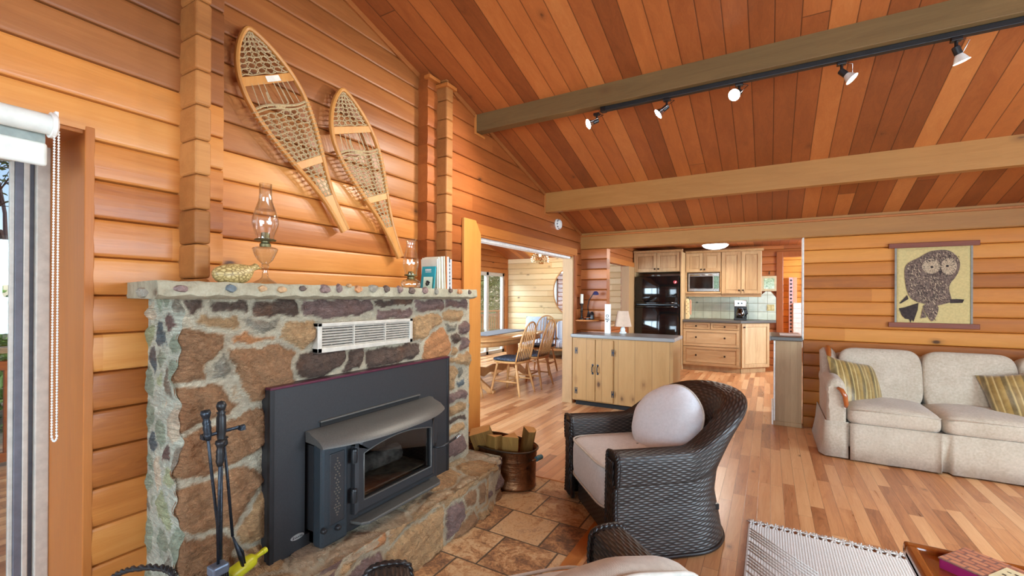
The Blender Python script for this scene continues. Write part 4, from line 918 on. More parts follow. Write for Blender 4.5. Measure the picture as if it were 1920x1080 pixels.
M['logend2'] = wood('firewood_cut_end', 'X', [(150, 108, 66), (188, 142, 92), (206, 166, 116)], contrast=.6, var=.2, rough=.8, bump=.3)
def split_log(label, loc, eul, poly, L):
    r = thing('firewood', label, 'firewood', loc, 0, 'firewood in the copper boiler'); r.rotation_euler = eul
    n = len(poly); mb = MB(); rows = []
    for k in range(5):
        t = k/4; rows.append([(x*(1+.05*math.sin(k*2+i)), y*(1+.05*math.cos(k*2.3+i)), t*L+(.004*math.sin(i*2) if k == 4 else 0)) for i, (x, y) in enumerate(poly)])
    mb.grid(rows, cv=True); mb.build('split_sides', M['logbark'], r, .003)
    MB().add(rows[-1], [tuple(range(n))]).build('cut_end', M['logend2'], r); MB().add(rows[0], [tuple(range(n-1, -1, -1))]).build('cut_end', M['logend2'], r)
    return r
tri = [(-.06, -.045), (.06, -.05), (.055, .03), (-.01, .065)]
def lgp(x, y, z): p = at_z(x, y, z); return (p.x, p.y, .03)
split_log('large squared split log, leftmost in the copper boiler', (-1.70, 2.71, .03), (R(14), R(-16), R(30)), [(-.075, -.045), (.065, -.05), (.07, .045), (-.07, .05)], .37)
split_log('narrow wedge-shaped split log leaning beside the large one', (-1.645, 2.63, .03), (R(5), R(4), R(-20)), [(-.035, -.04), (.045, -.03), (.04, .04)], .33)
split_log('pale triangular split log standing by the front rim', (-1.545, 2.66, .03), (R(6), R(3), R(20)), [(-.055, -.045), (.055, -.045), (.01, .055)], .335)
split_log('round-backed split log with bark, farthest right in the boiler', (-1.50, 2.74, .03), (R(-4), R(11), R(-35)), [(-.05, -.02), (.05, -.03), (.045, .02), (.02, .045), (-.02, .045), (-.045, .02)], .37)

# ---------------------------------------------------------------- woven armchairs
g = G('woven_rattan'); tc, c = g.xyz(); n1 = g.noise(tc, 5, 3); n2 = g.noise(tc, 260, 3, .6)
wv = g.n('Attribute', attribute_name='weave').outputs['Fac']
t = g.m('ADD', g.m('MULTIPLY', wv, .62), g.m('ADD', g.m('MULTIPLY', n2, .3), g.m('MULTIPLY', n1, .25)))
M['rattan'] = g.done(g.ramp(t, [(.12, srgb(14, 12, 13)), (.45, srgb(44, 38, 36)), (.75, srgb(76, 68, 62)), (1.0, srgb(112, 104, 96))]), .38, 0, g.bump(n2, .15, .002), .5)
M['cush'] = fabric('cream_canvas', (206, 205, 202), (230, 229, 226), 1500, bump=.15)
M['cush2'] = fabric('white_canvas', (218, 222, 226), (236, 239, 243), 1500, bump=.15)
M['pipe'] = flat('piping', srgb(206, 200, 188), .85)
def smooth(x): x = min(1, max(0, x)); return x*x*(3-2*x)
def weave_mesh(name, P, parent, ds, dt, amp=.0042, ns=5, nt=4):
    """dense sheet with an over-under weave; P(i,j) -> numpy array (ni,nj,3); ds,dt = cells per strand"""
    du = np.gradient(P, axis=0); dv = np.gradient(P, axis=1); nrm = np.cross(du, dv); nrm /= np.linalg.norm(nrm, axis=2, keepdims=True)+1e-12
    ni, nj = P.shape[:2]; I, J = np.meshgrid(np.arange(ni)/ds, np.arange(nj)/dt, indexing='ij')
    row = np.floor(J); b = np.abs(np.sin(PI*J))**.6
    over = np.cos(PI*I+PI*row); jit = .25*np.sin(row*12.9)*np.sin(I*.7+row)
    h = b*(.62+.34*over+jit*.3); Q = P+nrm*(amp*h)[..., None]
    i = (np.arange(ni-1)[:, None]*nj+np.arange(nj-1)[None]); F_ = np.stack([i, i+nj, i+nj+1, i+1], -1).reshape(-1, 4)
    me = bpy.data.meshes.new(name); me.from_pydata(Q.reshape(-1, 3).tolist(), [], F_.tolist())
    a = me.attributes.new('weave', 'FLOAT', 'POINT'); a.data.foreach_set('value', np.clip(h, 0, 1).astype(np.float32).ravel())
    me.polygons.foreach_set('use_smooth', [True]*len(me.polygons)); me.materials.append(M['rattan'])
    o = bpy.data.objects.new(name, me); return link(o, parent)
CW, CD = .395, .33         # half width, front edge distance
def chair_proto(label):
    r = thing('wicker_armchair', label, 'armchair', (0, 0, 0), 0, 'woven armchairs by the fireplace')
    # plan path of the shell's outer face
    path = []
    for k in range(30): path.append((-CW, -CD+(.40)*k/29))
    for k in range(1, 60): a = PI-PI*k/60; path.append((CW*math.copysign(abs(math.cos(a))**.95, math.cos(a)), .07+.32*abs(math.sin(a))**.95))
    for k in range(30): path.append((CW, .07-.40*k/29))
    pp = np.array(path); d = np.concatenate([[0], np.cumsum(np.hypot(*np.diff(pp, axis=0).T))]); L = d[-1]
    stakes = int(L/.026); ns = 5; ni = stakes*ns+1; s = np.linspace(0, L, ni)
    X, Yp = np.interp(s, d, pp[:, 0]), np.interp(s, d, pp[:, 1])
    for arr in (X, Yp):
        k = np.ones(9)/9; arr[4:-4] = np.convolve(arr, k, 'valid')
    tx, ty = np.gradient(X), np.gradient(Yp); ln = np.hypot(tx, ty); nx, ny = -ty/ln, tx/ln      # outward for this direction of travel
    # travel runs front-left -> back -> front-right, outward is to the left
    b = np.array([.55*smooth((q-.04)/.35)+.45*min(1, max(0, (q-.04)/.35))**1.6 for q in Yp]); top = .525+.245*b; fl = .15*b**1.3; th = .105-.03*b
    rows = 88; nt = 4; prof = []
    # unit profile: outside up, over the rolled top, inside down
    nj = rows*nt+1
    P = np.zeros((ni, nj, 3))
    for i in range(ni):
        H, f, w = top[i], fl[i], th[i]
        pts = [(.012-.0*b[i], .02), (-.004, .12), (-.014-.02*b[i], .26), (-.008-.01*b[i], .38), (.012+f*.35, H-.16), (.022+f*.72, H-.07), (.024+f*.98, H-.018), (.006+f*1.0, H+.004), (-w*.5+f*.9, H+.007), (-w+.006+f*.70, H-.004), (-w+f*.52, H-.05), (-w+f*.22, H-.15), (-w-.005, .36), (-w-.01, .17)]
        q = np.array(pts); dd = np.concatenate([[0], np.cumsum(np.hypot(*np.diff(q, axis=0).T))]); u = np.linspace(0, dd[-1], nj)
        o_, z_ = np.interp(u, dd, q[:, 0]), np.interp(u, dd, q[:, 1])
        k = np.ones(13)/13; o2, z2 = o_.copy(), z_.copy(); o2[6:-6] = np.convolve(o_, k, 'valid'); z2[6:-6] = np.convolve(z_, k, 'valid')
        P[i, :, 0] = X[i]+nx[i]*o2; P[i, :, 1] = Yp[i]+ny[i]*o2; P[i, :, 2] = z2
    weave_mesh('woven_shell', P, r, ns, nt)
    # arm fronts: closed ends edged with thick braid
    for e in (0, ni-1):
        pr = P[e]; q = [Vector(v)+Vector((0, -.002, 0)) for v in pr[::8]]; q = [v for v in q]
        n = len(q); low = q[-1].copy(); low.z = q[0].z; poly = q+[low]
        mb = MB().prism([v+Vector((0, .004, 0)) for v in poly], (0, -.02, 0)); fo = mb.build('arm_front', M['rattan'], r)
        mb = MB(); ed = [v+Vector((0, -.014, 0)) for v in poly]
        for ph in (0, PI):
            fine = []
            for a_, b_ in zip(ed, ed[1:]): fine += [a_.lerp(b_, k/4) for k in range(4)]
            mb.tube([v+Vector((.004*math.cos(i*.9+ph), .004*math.sin(i*.9+ph), 0)) for i, v in enumerate(fine)], .0075, 6)
        cxm = (poly[0].x+poly[-1].x)/2
        for dx in (-.028, -.009, .010, .029):
            for ph in (0, PI): mb.tube([Vector((cxm+dx+.004*math.cos(k*.8+ph), -CD-.022+.003*math.sin(k*.8+ph), .03+k*.0125)) for k in range(38)], .0058, 5)
        mb.build('braided_edge', M['rattan'], fo, smooth=True)
    # front apron
    nxp, nz = 24*5+1, 15*4+1
    U, V = np.meshgrid(np.linspace(CW-.10, -CW+.10, nxp), np.linspace(.012, .215, nz), indexing='ij')
    weave_mesh('front_apron', np.stack([U, np.full_like(U, -CD+.03), V], -1), r, 5, 4)
    MB().bx(-CW+.09, CW-.09, -CD+.04, .28, .17, .20).build('seat_deck', M['black'], r)
    mb = MB(); path2 = [Vector((X[i]+nx[i]*.013, Yp[i]+ny[i]*.013, .012)) for i in range(0, ni, 4)]; mb.tube(path2, .011, 8); mb.build('foot_rail', M['rattan'], r, smooth=True)
    # seat cushion
    mb = MB(); rows_ = []
    w, y0, y1, zb, zt = CW-.107, -CD-.035, .29, .20, .415
    N = 40
    ring = [(w*math.copysign(abs(math.cos(a))**.28, math.cos(a)), (y0+y1)/2+(y1-y0)/2*math.copysign(abs(math.sin(a))**.28, math.sin(a))) for a in [2*PI*(k+.5)/N for k in range(N)]]
    cy_ = (y0+y1)/2
    for sc, z in ((.02, zb), (.9, zb), (.985, zb+.012), (1.0, zb+.06), (1.0, zt-.06), (.985, zt-.012), (.9, zt+.006), (.6, zt+.02), (.02, zt+.026)): rows_.append([(x*sc, cy_+(y-cy_)*sc, z) for x, y in ring])
    mb.grid(rows_, cv=True); cu = mb.build('seat_cushion', M['cush'], r, smooth=True)
    mb = MB(); mb.tube([(x*.99, cy_+(y-cy_)*.99, zt-.004) for x, y in ring], .006, 6, closed=True); mb.tube([(x*.99, cy_+(y-cy_)*.99, zb+.006) for x, y in ring], .006, 6, closed=True); mb.build('piping', M['pipe'], cu, smooth=True)
    return r
def face_dir(dx, dy): return math.atan2(dy, dx)+PI/2         # local -y -> (dx,dy)
ch1 = chair_proto('dark woven armchair with cream seat and white round pillow near the kitchen island')
ch1.location = (-.64, 2.665, .005); ch1.rotation_euler = (0, 0, face_dir(-.76, -.65))
ch2 = copy_tree(ch1); ch2['label'] = 'dark woven armchair at the bottom edge, only its arm and cushions in view'
f2 = Vector((-.74, .67, 0)).normalized(); r2_ = Vector((.67, .74, 0)).normalized()
ch2.location = (-.45, .965, .005); ch2.rotation_euler = (0, 0, face_dir(f2.x, f2.y))
def round_pillow(label, loc, eul, rad=.235, th=.085, mat='cush2'):
    r = thing('round_pillow', label, 'pillow', loc, 0, 'round pillows on the armchairs'); r.rotation_euler = eul
    mb = MB(); rows = []; N = 56; sd = random.uniform(0, 9)
    for k in range(19):
        a = -PI/2+PI*k/18; rr = math.cos(a)**.62 if math.cos(a) > 1e-6 else 0; z = math.sin(a)*th*(1.0)
        rows.append([(rad*max(.004, rr)*math.cos(q)*(1+.012*math.sin(5*q+sd)), rad*max(.004, rr)*math.sin(q)*(1+.012*math.cos(4*q+sd)), z+.004*math.sin(11*q+sd)*rr**6*(1-rr*.6)*2+.004*math.sin(3*q+sd)*(1-rr)*rr) for q in [2*PI*i/N for i in range(N)]])
    mb.grid(rows, cv=True); b = mb.build('cover', M[mat], r, smooth=True)
    MB().tube([(rad*1.012*math.cos(q)*(1+.012*math.sin(5*q+sd)), rad*1.012*math.sin(q)*(1+.012*math.cos(4*q+sd)), .002*math.sin(9*q)) for q in [2*PI*i/72 for i in range(72)]], .006, 6, closed=True).build('piping', M['pipe'], b, smooth=True)
    return r
f1 = Vector((-.76, -.65, 0)).normalized()
def lean(f, tilt): # pillow normal tilts up from the facing direction
    n = f*math.cos(tilt)+Vector((0, 0, math.sin(tilt))); return n.to_track_quat('Z', 'Y').to_euler()
fp = Vector((-.48, -.88, 0)).normalized(); rp = Vector(ch1.location)-f1*.075+Vector((.055, .03, .345+.215)); round_pillow('white round pillow propped on the near-island wicker armchair', rp, lean(fp, R(30)), .232)
rp = Vector(ch2.location)-f2*.15+r2_*.04+Vector((0, 0, .592)); M['cush3'] = fabric('beige_canvas', (176, 164, 148), (200, 190, 174), 1500, bump=.15); round_pillow('beige round pillow at the bottom edge, on the nearest wicker armchair', rp, lean(f2, R(34)), .24, mat='cush3')

# ---------------------------------------------------------------- sofa
M['tweed'] = fabric('oatmeal_tweed', (176, 160, 138), (212, 199, 180), 700, bump=.4)
M['gloss'] = wood('polished_maple', 'Y', [(134, 70, 34), (172, 98, 52), (196, 124, 74)], rough=.18, var=.1, contrast=.4, coat=.5)
SY0, SY1 = 4.47, 5.32; SX0, SX1 = .40, 2.42
sofa = thing('sofa', 'long beige tweed sofa with rolled arm against the far log wall', 'sofa', ((SX0+SX1)/2, 4.9, 0)); so = Vector(sofa.location)
def sb(*a): return MB().bx(a[0]-so.x, a[1]-so.x, a[2]-so.y, a[3]-so.y, a[4], a[5])
sb(SX0+.10, SX1-.10, SY0+.03, SY1-.02, .10, .29).build('base', M['tweed'], sofa, .02, smooth='auto')
# skirt with an inverted pleat
def skirt(path):
    mb = MB(); rows = []
    for i, (x, y) in enumerate(path): rows.append([(x-so.x, y-so.y, .012), (x-so.x, y-so.y, .15), (x-so.x, y-so.y, .285)])
    mb.grid(rows); o = mb.build('skirt', M['tweed'], sofa, smooth='auto'); md = o.modifiers.new('t', 'SOLIDIFY'); md.thickness = .008
    return o
pl = 1.135
xs = list(np.linspace(SX0+.165, pl-.03, 14))
mb = MB(); rows = []
def sk(x, dy, dyt): rows.append([(x-so.x, SY0+dy-so.y-.012, .012), (x-so.x, SY0+dy*.6-so.y-.004, .12), (x-so.x, SY0+dyt-so.y, .30)])
for x in xs: sk(x, .004*math.sin(x*22), 0)
sk(pl-.028, -.012, 0); sk(pl-.012, .045, .0); sk(pl+.02, .045, .0); sk(pl+.034, -.008, 0)
for x in np.linspace(pl+.05, SX1-.165, 18): sk(x, .004*math.sin(x*20), 0)
mb.grid(rows); o = mb.build('skirt', M['tweed'], sofa, smooth=True); md = o.modifiers.new('t', 'SOLIDIFY'); md.thickness = .008
def puffy(w, d, h, r=.06, crown=.02, N=26):
    """soft box: rounded outline, domed top, centred at origin"""
    mb = MB(); P = []
    def se(x, e): return math.copysign(abs(x)**e, x)
    nu, nv = 40, 22
    for i in range(nu):
        a = 2*PI*i/nu; row = []
        for j in range(nv+1):
            b = -PI/2+PI*j/nv; cb = max(0, math.cos(b)); k = cb**.28
            row.append((w/2*se(math.cos(a), .20)*k, d/2*se(math.sin(a), .20)*k, h/2*se(math.sin(b), .55)))
        P.append(row)
    mb.grid(P, cu=True); return mb
cw = (SX1-SX0-.30)/3
for i in range(3):
    xc = SX0+.15+cw*(i+.5)
    m_ = puffy(cw+.004, .66, .155); m_.v = [(x+xc-so.x, y+SY0+.325-so.y, z+.355+(.02*(1-abs(2*x/cw)**2) if z > 0 else 0)) for x, y, z in m_.v]
    sc_ = m_.build('seat_cushion', M['tweed'], sofa, smooth=True)
    mb = MB(); mb.tube([(xc-so.x-cw/2+.015, SY0-so.y+.004, .42-.012), (xc-so.x, SY0-so.y-.006, .418), (xc-so.x+cw/2-.015, SY0-so.y+.004, .42-.012)], .005, 6); mb.build('welt', M['tweed'], sc_, smooth=True)
    m_ = puffy(cw+.006, .22, .50); Mx = rot('X', R(-12)); vs = []
    for x, y, z in m_.v:
        q = 0.
        for bx_, bz in ((-.16, .10), (0, .10), (.16, .10), (-.08, -.03), (.08, -.03)): q += .022*math.exp(-(((x-bx_)/.035)**2+((z-bz)/.035)**2))
        if y < 0: y += q
        v = Mx @ Vector((x, y, z)); vs.append((v.x+xc-so.x, v.y+SY1-.23-so.y, v.z+.60))
    m_.v = vs; bc = m_.build('back_cushion', M['tweed'], sofa, smooth=True)
sb(SX0+.14, SX1-.14, SY1-.13, SY1, .2, .79).build('back_frame', M['tweed'], sofa, .04, smooth='auto')
for s in (0, 1):
    ax = SX0+.078 if s == 0 else SX1-.078; sg = -1 if s == 0 else 1
    # arm: rolled top with a panel front and flaring skirt
    prof = [(-.075, .29), (-.078, .42), (-.070, .50), (-.085, .545), (-.082, .60), (-.05, .64), (0, .655), (.045, .64), (.07, .60), (.078, .54), (.076, .42), (.078, .29)]
    mb = MB(); rows = []
    for y, sc, dz in ((SY0+.02, .94, -.012), (SY0+.035, 1, 0), (SY0+.3, 1, .0), (SY1-.25, 1.0, .01), (SY1-.06, .98, .02)):
        rows.append([(ax+(-x*sg if s else x)*sc*.88-so.x, y-so.y, z+dz*(1 if z > .4 else 0)) for x, z in prof])
    mb.grid(rows); n = len(prof); mb.f += [tuple(range(n)), tuple(4*n+k for k in range(n-1, -1, -1))]; mb.m += [0, 0]
    arm = mb.build('arm', M['tweed'], sofa, smooth='auto', sub=1)
    mb = MB(); rows = []
    for k in range(15):
        t = k/14; 
        if k < 4: x, y = ax+sg*.0+.07-.14*(k/3), SY0+.02
        else: x, y = ax+sg*.078, SY0+.02+(SY1-SY0-.1)*(k-3)/11
        x = ax-sg*.078+sg*.156*(k/3) if k < 4 else x
        fl = .03 if k >= 4 else .004
        rows.append([(x+sg*fl*(1 if k >= 4 else 0)*1.3-so.x, y-so.y-(.012 if k < 4 else 0), .012), (x+sg*fl*.4-so.x, y-so.y-(.004 if k < 4 else 0), .16), (x-so.x, y-so.y, .30)])
    mb.grid(rows); o = mb.build('arm_skirt', M['tweed'], arm, smooth=True); md = o.modifiers.new('t', 'SOLIDIFY'); md.thickness = .007
    mb = MB(); mb.tube([(ax-sg*.005-so.x, SY0+.012-so.y, .575), (ax-sg*.03-so.x, SY0-.002-so.y, .56), (ax-sg*.052-so.x, SY0-.006-so.y, .515), (ax-sg*.060-so.x, SY0-.004-so.y, .45), (ax-sg*.060-so.x, SY0+.012-so.y, .425)], [.012, .017, .018, .017, .012], 10); mb.build('wood_arm_trim', M['gloss'], arm, smooth=True)
    # wing rising to the back
    mb = MB(); rows = []
    for k in range(9):
        t = k/8; y = SY1-.42+.36*t; zt = .64+.19*smooth(t*1.35); rows.append([(ax-.05-so.x, y-so.y, .5), (ax-.058-so.x, y-so.y, zt-.03), (ax-.03-so.x, y-so.y, zt), (ax+.03-so.x, y-so.y, zt), (ax+.058-so.x, y-so.y, zt-.03), (ax+.05-so.x, y-so.y, .5)])
    mb.grid(rows); n = 6; mb.f += [tuple(range(n)), tuple(8*n+k for k in range(n-1, -1, -1))]; mb.m += [0, 0]; wg = mb.build('wing', M['tweed'], sofa, smooth='auto')
    mb = MB(); mb.tube([(ax-so.x, SY1-.33-so.y, .735), (ax-so.x, SY1-.24-so.y, .80), (ax-so.x, SY1-.17-so.y, .838), (ax-so.x, SY1-.10-so.y, .842)], [.012, .022, .024, .014], 10); mb.build('wood_wing_trim', M['gloss'], wg, smooth=True)
# striped throw pillows
g = G('gold_striped_satin'); tc, c = g.xyz(); x = g.m('ADD', c['X'], g.m('MULTIPLY', g.noise(tc, 7, 2), .012))
f = g.m('FRACT', g.m('MULTIPLY', x, 9.)); n1 = g.noise(tc, 12, 4, .6, 1.)
colr = g.ramp(f, [(0., srgb(96, 74, 34)), (.20, srgb(74, 60, 32)), (.30, srgb(206, 180, 118)), (.36, srgb(116, 90, 42)), (.55, srgb(150, 116, 54)), (.62, srgb(214, 190, 132)), (.68, srgb(124, 96, 46)), (.9, srgb(164, 130, 64))])
M['stripe'] = g.done(g.mix(.25, colr, g.ramp(n1, [(.3, srgb(110, 88, 40)), (.7, srgb(214, 188, 120))])), .36, 0, g.bump(n1, .4, .006), .5, **{'Sheen Weight': .4})
def sq_pillow(label, loc, eul, w=.43, t=.075):
    r = thing('striped_pillow', label, 'pillow', loc, 0, 'gold striped pillows on the sofa'); r.rotation_euler = eul
    mb = MB(); N = 22
    for sgn in (1, -1):
        P = []
        for i in range(N+1):
            row = []
            for j in range(N+1):
                u, v = 2*i/N-1, 2*j/N-1; pin = 1-.10*(1-abs(u)**2)*abs(v)**4-.0; pin2 = 1-.10*(1-abs(v)**2)*abs(u)**4
                z = sgn*t*((1-u*u)*(1-v*v))**.42+.004*math.sin(9*u+4*v)*(1-u*u)*(1-v*v)
                row.append((u*w/2*pin2, v*w/2*pin, z))
            P.append(row)
        mb.grid(P)
    b = mb.build('cover', M['stripe'], r, smooth=True); return r
sq_pillow('gold striped pillow leaning in the corner by the sofa arm', (.655, 4.88, .525), (R(70), R(10), R(36)), .50)
sq_pillow('gold striped pillow leaning on the middle sofa cushion', (1.70, 4.82, .53), (R(64), R(-14), R(-14)), .50)

# ---------------------------------------------------------------- rug, coffee table, book
g = G('white_rug'); tc, c = g.xyz(); sn = g.m('SINE', g.m('MULTIPLY', c['X'], 520.)); s2 = g.m('SINE', g.m('MULTIPLY', c['Y'], 700.)); n1 = g.noise(tc, 150, 3, .7)
M['rug'] = g.done(g.ramp(g.m('ADD', g.m('MULTIPLY', n1, .5), g.m('MULTIPLY', g.m('ADD', sn, s2), .12)), [(.05, srgb(214, 208, 200)), (.5, srgb(240, 237, 232))]), .95, 0, g.bump(g.m('ADD', g.m('MULTIPLY', g.m('ADD', sn, s2), .3), n1), .6, .004), .15, **{'Sheen Weight': .3})
RX0, RX1, RYF = -.10, 1.75, 2.90
rug = thing('rug', 'white woven rug with knotted fringe on the oak floor by the coffee table', 'rug', ((RX0+RX1)/2, 2.0, 0)); ro = Vector(rug.location)
mb = MB(); P = [[(RX0+(RX1-RX0)*i/60-ro.x, .9+(RYF-.9)*j/40-ro.y, .009) for j in range(41)] for i in range(61)]
MB().bx(RX0-ro.x, RX1-ro.x, .9-ro.y, RYF-ro.y, .0008, .010).build('woven_field', M['rug'], rug, .003)
# raised diagonal chevron ribs near the corner
mb = MB()
for k in range(16):
    y = RYF-.06-k*.03
    if k % 5 == 4: continue
    mb.tube([(RX0+.012-ro.x, y-.0-ro.y, .0105), (RX0+.30-ro.x, y-.30-ro.y, .0105)], .0022, 6, flat=2.4)
mb.build('raised_ribs', M['rug'], rug, smooth=True)
mb = MB(); k = 0
x = RX0
while x < RX1:
    for s in (0, 1):
        mb.tube([(x+.006+s*.02-ro.x, RYF-.004-ro.y, .007), (x+.018-ro.x+(s-.5)*.004, RYF+.020-ro.y, .010)], .0055, 5)
    mb.lathe([(0, -.007), (.007, 0), (0, .007)], (x+.018-ro.x, RYF+.022-ro.y, .010), 8)
    for q in range(8):
        a = -1.2+.34*q+random.uniform(-.2, .2); mb.tube([(x+.018-ro.x, RYF+.022-ro.y, .010), (x+.018-ro.x+.03*math.sin(a), RYF+.022+.042*math.cos(a)-ro.y, .006+random.uniform(0, .008))], [.0055, .003], 4)
    x += .038
tag(mb.build('fringe', M['rug'], rug, smooth=True), kind='stuff')
M['walnut'] = wood('glossy_walnut_table', 'Y', [(104, 50, 18), (142, 76, 28), (170, 102, 44)], rough=.16, var=.1, contrast=.5, coat=.6)
tb = thing('coffee_table', 'glossy brown wooden coffee table corner at the lower right', 'coffee table', (1.0, 1.75, .01)); to = Vector(tb.location)
tx0, tx1, ty0, ty1, tz = .425, 1.575, 1.37, 2.135, .41
MB().bx(tx0-to.x, tx1-to.x, ty0-to.y, ty1-to.y, tz-.05, tz-.02).build('tabletop', M['walnut'], tb, .003)
mb = MB(); w = .035
mb.bx(tx0-to.x, tx1-to.x, ty1-w-to.y, ty1-to.y, tz-.045, tz).bx(tx0-to.x, tx1-to.x, ty0-to.y, ty0+w-to.y, tz-.045, tz).bx(tx0-to.x, tx0+w-to.x, ty0+w-to.y, ty1-w-to.y, tz-.045, tz).bx(tx1-w-to.x, tx1-to.x, ty0+w-to.y, ty1-w-to.y, tz-.045, tz)
mb.build('raised_rim', M['walnut'], tb, .010, seg=3)
MB().bx(tx0+.03-to.x, tx1-.03-to.x, ty0+.03-to.y, ty1-.03-to.y, tz-.12, tz-.05).build('apron', M['walnut'], tb, .004)
for lx in (tx0+.05, tx1-.05):
    for ly in (ty0+.05, ty1-.05): MB().tube([(lx-to.x, ly-to.y, 0), (lx-to.x, ly-to.y, .30), (lx-to.x, ly-to.y, tz-.05)], [.016, .024, .030], 12).build('leg', M['walnut'], tb, smooth=True)
# magenta edged book with a tiled cover and a cream label
g = G('book_pattern'); tc, c = g.xyz()
br = g.n('TexBrick', {'Vector': g.n('VectorMath', {0: tc, 1: (1, 1, 0)}, operation='MULTIPLY').outputs[0], 'Color1': srgb(196, 128, 92), 'Color2': srgb(172, 96, 72), 'Mortar': srgb(92, 50, 60), 'Scale': 1., 'Mortar Size': .0035, 'Brick Width': .045, 'Row Height': .024, 'Bias': 0.}).outputs[0]
M['bookcover'] = g.done(g.mix(g.m('MULTIPLY', g.noise(tc, 90, 3), .5), br, srgb(226, 170, 136)), .4)
M['magenta'] = flat('magenta_edge', srgb(150, 28, 92), .45, var=.05)
k0 = at_z(1760, 1044, .4345); k1 = at_z(1800, 1022, .4345); k2 = at_z(1920, 1070, .4345); kw = max(.08, min(.2, (k1-k0).length))
bb = thing('hardback_book', 'flat hardback with tiled peach cover, cream label and magenta edge on the coffee table', 'book', (k0.x, k0.y, tz-.0185), math.atan2(k2.y-k1.y, k2.x-k1.x))
MB().bx(0, .30, -.0, kw, 0, .038).build('page_block', M['magenta'], bb, .004)
MB().bx(-.002, .302, -.002, kw+.002, .038, .043).build('cover', M['bookcover'], bb, .002)
lb = MB().bx(.115, .30, kw*.12, kw*.8, .043, .0445).build('label', flat('cream_label', srgb(222, 208, 164), .6), bb)
mb = MB()
for r_ in range(3):
    for k in range(10):
        if (r_*7+k*3) % 4: mb.bx(.128+k*.016, .128+k*.016+.009, kw*.2+r_*kw*.2, kw*.2+.004+r_*kw*.2+.003*((k+r_) % 2), .0445, .045)
mb.build('label_print', M['black'], lb)
# ---------------------------------------------------------------- owl hanging on the far wall
OY = 5.43-.02
M['batik'] = flat('straw_cloth', srgb(212, 190, 130), .85, var=.05, scale=60, bump=.2)
M['rail'] = wood('stained_hanging_rail', 'X', [(92, 40, 22), (124, 60, 34), (146, 78, 48)], var=.1)
def op(x, y): p = at_y(x, y, OY); return p
c00, c11 = op(1677, 610), op(1824, 456); oc = (c00+c11)/2; Wd, Hg = c11.x-c00.x, .735
owl = thing('wall_hanging', 'straw-coloured cloth hanging with a brown owl on a branch above the sofa', 'wall hanging', (oc.x, OY, oc.z))
mb = MB(); P = [[(-Wd/2+Wd*i/12, -.003+.0006*math.sin(i*.8)*math.sin(j*.6), -Hg/2+Hg*j/12) for j in range(13)] for i in range(13)]
mb.grid(P); cl = mb.build('cloth', M['batik'], owl, smooth=True); md = cl.modifiers.new('t', 'SOLIDIFY'); md.thickness = .003
mb = MB()
for x in (-Wd/2, Wd/2-.014): mb.bx(x, x+.014, -.0085, -.006, -Hg/2, Hg/2)
for x in (-Wd/2, Wd/2-.014): MB().bx(x, x+.014, -.0085, -.006, -Hg/2, Hg/2).build('grey_hem', flat('grey_hem', srgb(150, 148, 140), .85), cl)
for z in (Hg/2, -Hg/2): MB().bx(-Wd/2-.045, Wd/2+.045, -.014, .010, z-.018, z+.028).build('wood_rail', M['rail'], owl, .003)
sx, sz = Wd/(855-85), Hg/(910-145)          # drawing traced in the cloth's own plane, then printed on it
def o2(x, y): return ((x-470)*sx, (527-y)*sz)
def blob(mb, pts, y): mb.prism([(p[0], y, p[1]) for p in [o2(*q) for q in pts]], (0, -.0006, 0))
M['owl_b'] = flat('owl_brown', srgb(116, 96, 84), .85, var=.35, scale=90); M['owl_d'] = flat('owl_dark', srgb(62, 50, 46), .85, var=.2, scale=60); M['owl_l'] = flat('owl_pale', srgb(196, 172, 142), .85, var=.15, scale=80)
def smooth_poly(P, k=3):
    for _ in range(k): P = [q for a, b in zip(P, P[1:]+P[:1]) for q in ((a[0]*.75+b[0]*.25, a[1]*.75+b[1]*.25), (a[0]*.25+b[0]*.75, a[1]*.25+b[1]*.75))]
    return P
def ell(cx, cy, a, b, n=28): return [(cx+a*math.cos(2*PI*k/n), cy+b*math.sin(2*PI*k/n)) for k in range(n)]
MB_ = lambda pts, y: (lambda m: (blob(m, pts, y), m)[1])(MB())
MB_(smooth_poly([(185, 345), (240, 295), (330, 262), (430, 205), (520, 192), (620, 195), (695, 240), (738, 310), (730, 380), (695, 450), (640, 505), (628, 560), (642, 610), (662, 680), (580, 700), (500, 722), (420, 705), (340, 690), (262, 660), (215, 600), (188, 470)], 2), -.0078).build('owl_body', M['owl_b'], cl)
MB_([(128, 745), (190, 735), (330, 690), (322, 760), (280, 872), (262, 850), (250, 884), (235, 850), (195, 845), (160, 815)], -.0078).build('owl_tail', M['owl_d'], cl)
MB_([(133, 697), (215, 615), (228, 655), (150, 698)], -.0080).build('branch', M['owl_d'], cl); MB_([(640, 655), (700, 652), (775, 656), (758, 688), (640, 692)], -.0080).build('branch', M['owl_d'], cl)
MB_(smooth_poly([(360, 700), (532, 700), (525, 790), (466, 880), (425, 825), (400, 790)], 2), -.0080).build('owl_wing_tip', M['owl_b'], cl); MB_([(372, 740), (412, 828), (350, 838)], -.0080).build('owl_wing_tip', M['owl_b'], cl)
MB_(ell(455, 345, 92, 72), -.0086).build('owl_face_disc', M['owl_l'], cl); MB_(ell(628, 350, 76, 80), -.0087).build('owl_face_disc', M['owl_l'], cl)
rr = random.Random(4); dk, pa = MB(), MB()
def stroke(m, x, y, a, L, w, yy):
    c, s_ = math.cos(a), math.sin(a); blob(m, [(x, y), (x+L*.4*c-w*s_, y+L*.4*s_+w*c), (x+L*c, y+L*s_), (x+L*.4*c+w*s_, y+L*.4*s_-w*c)], yy)
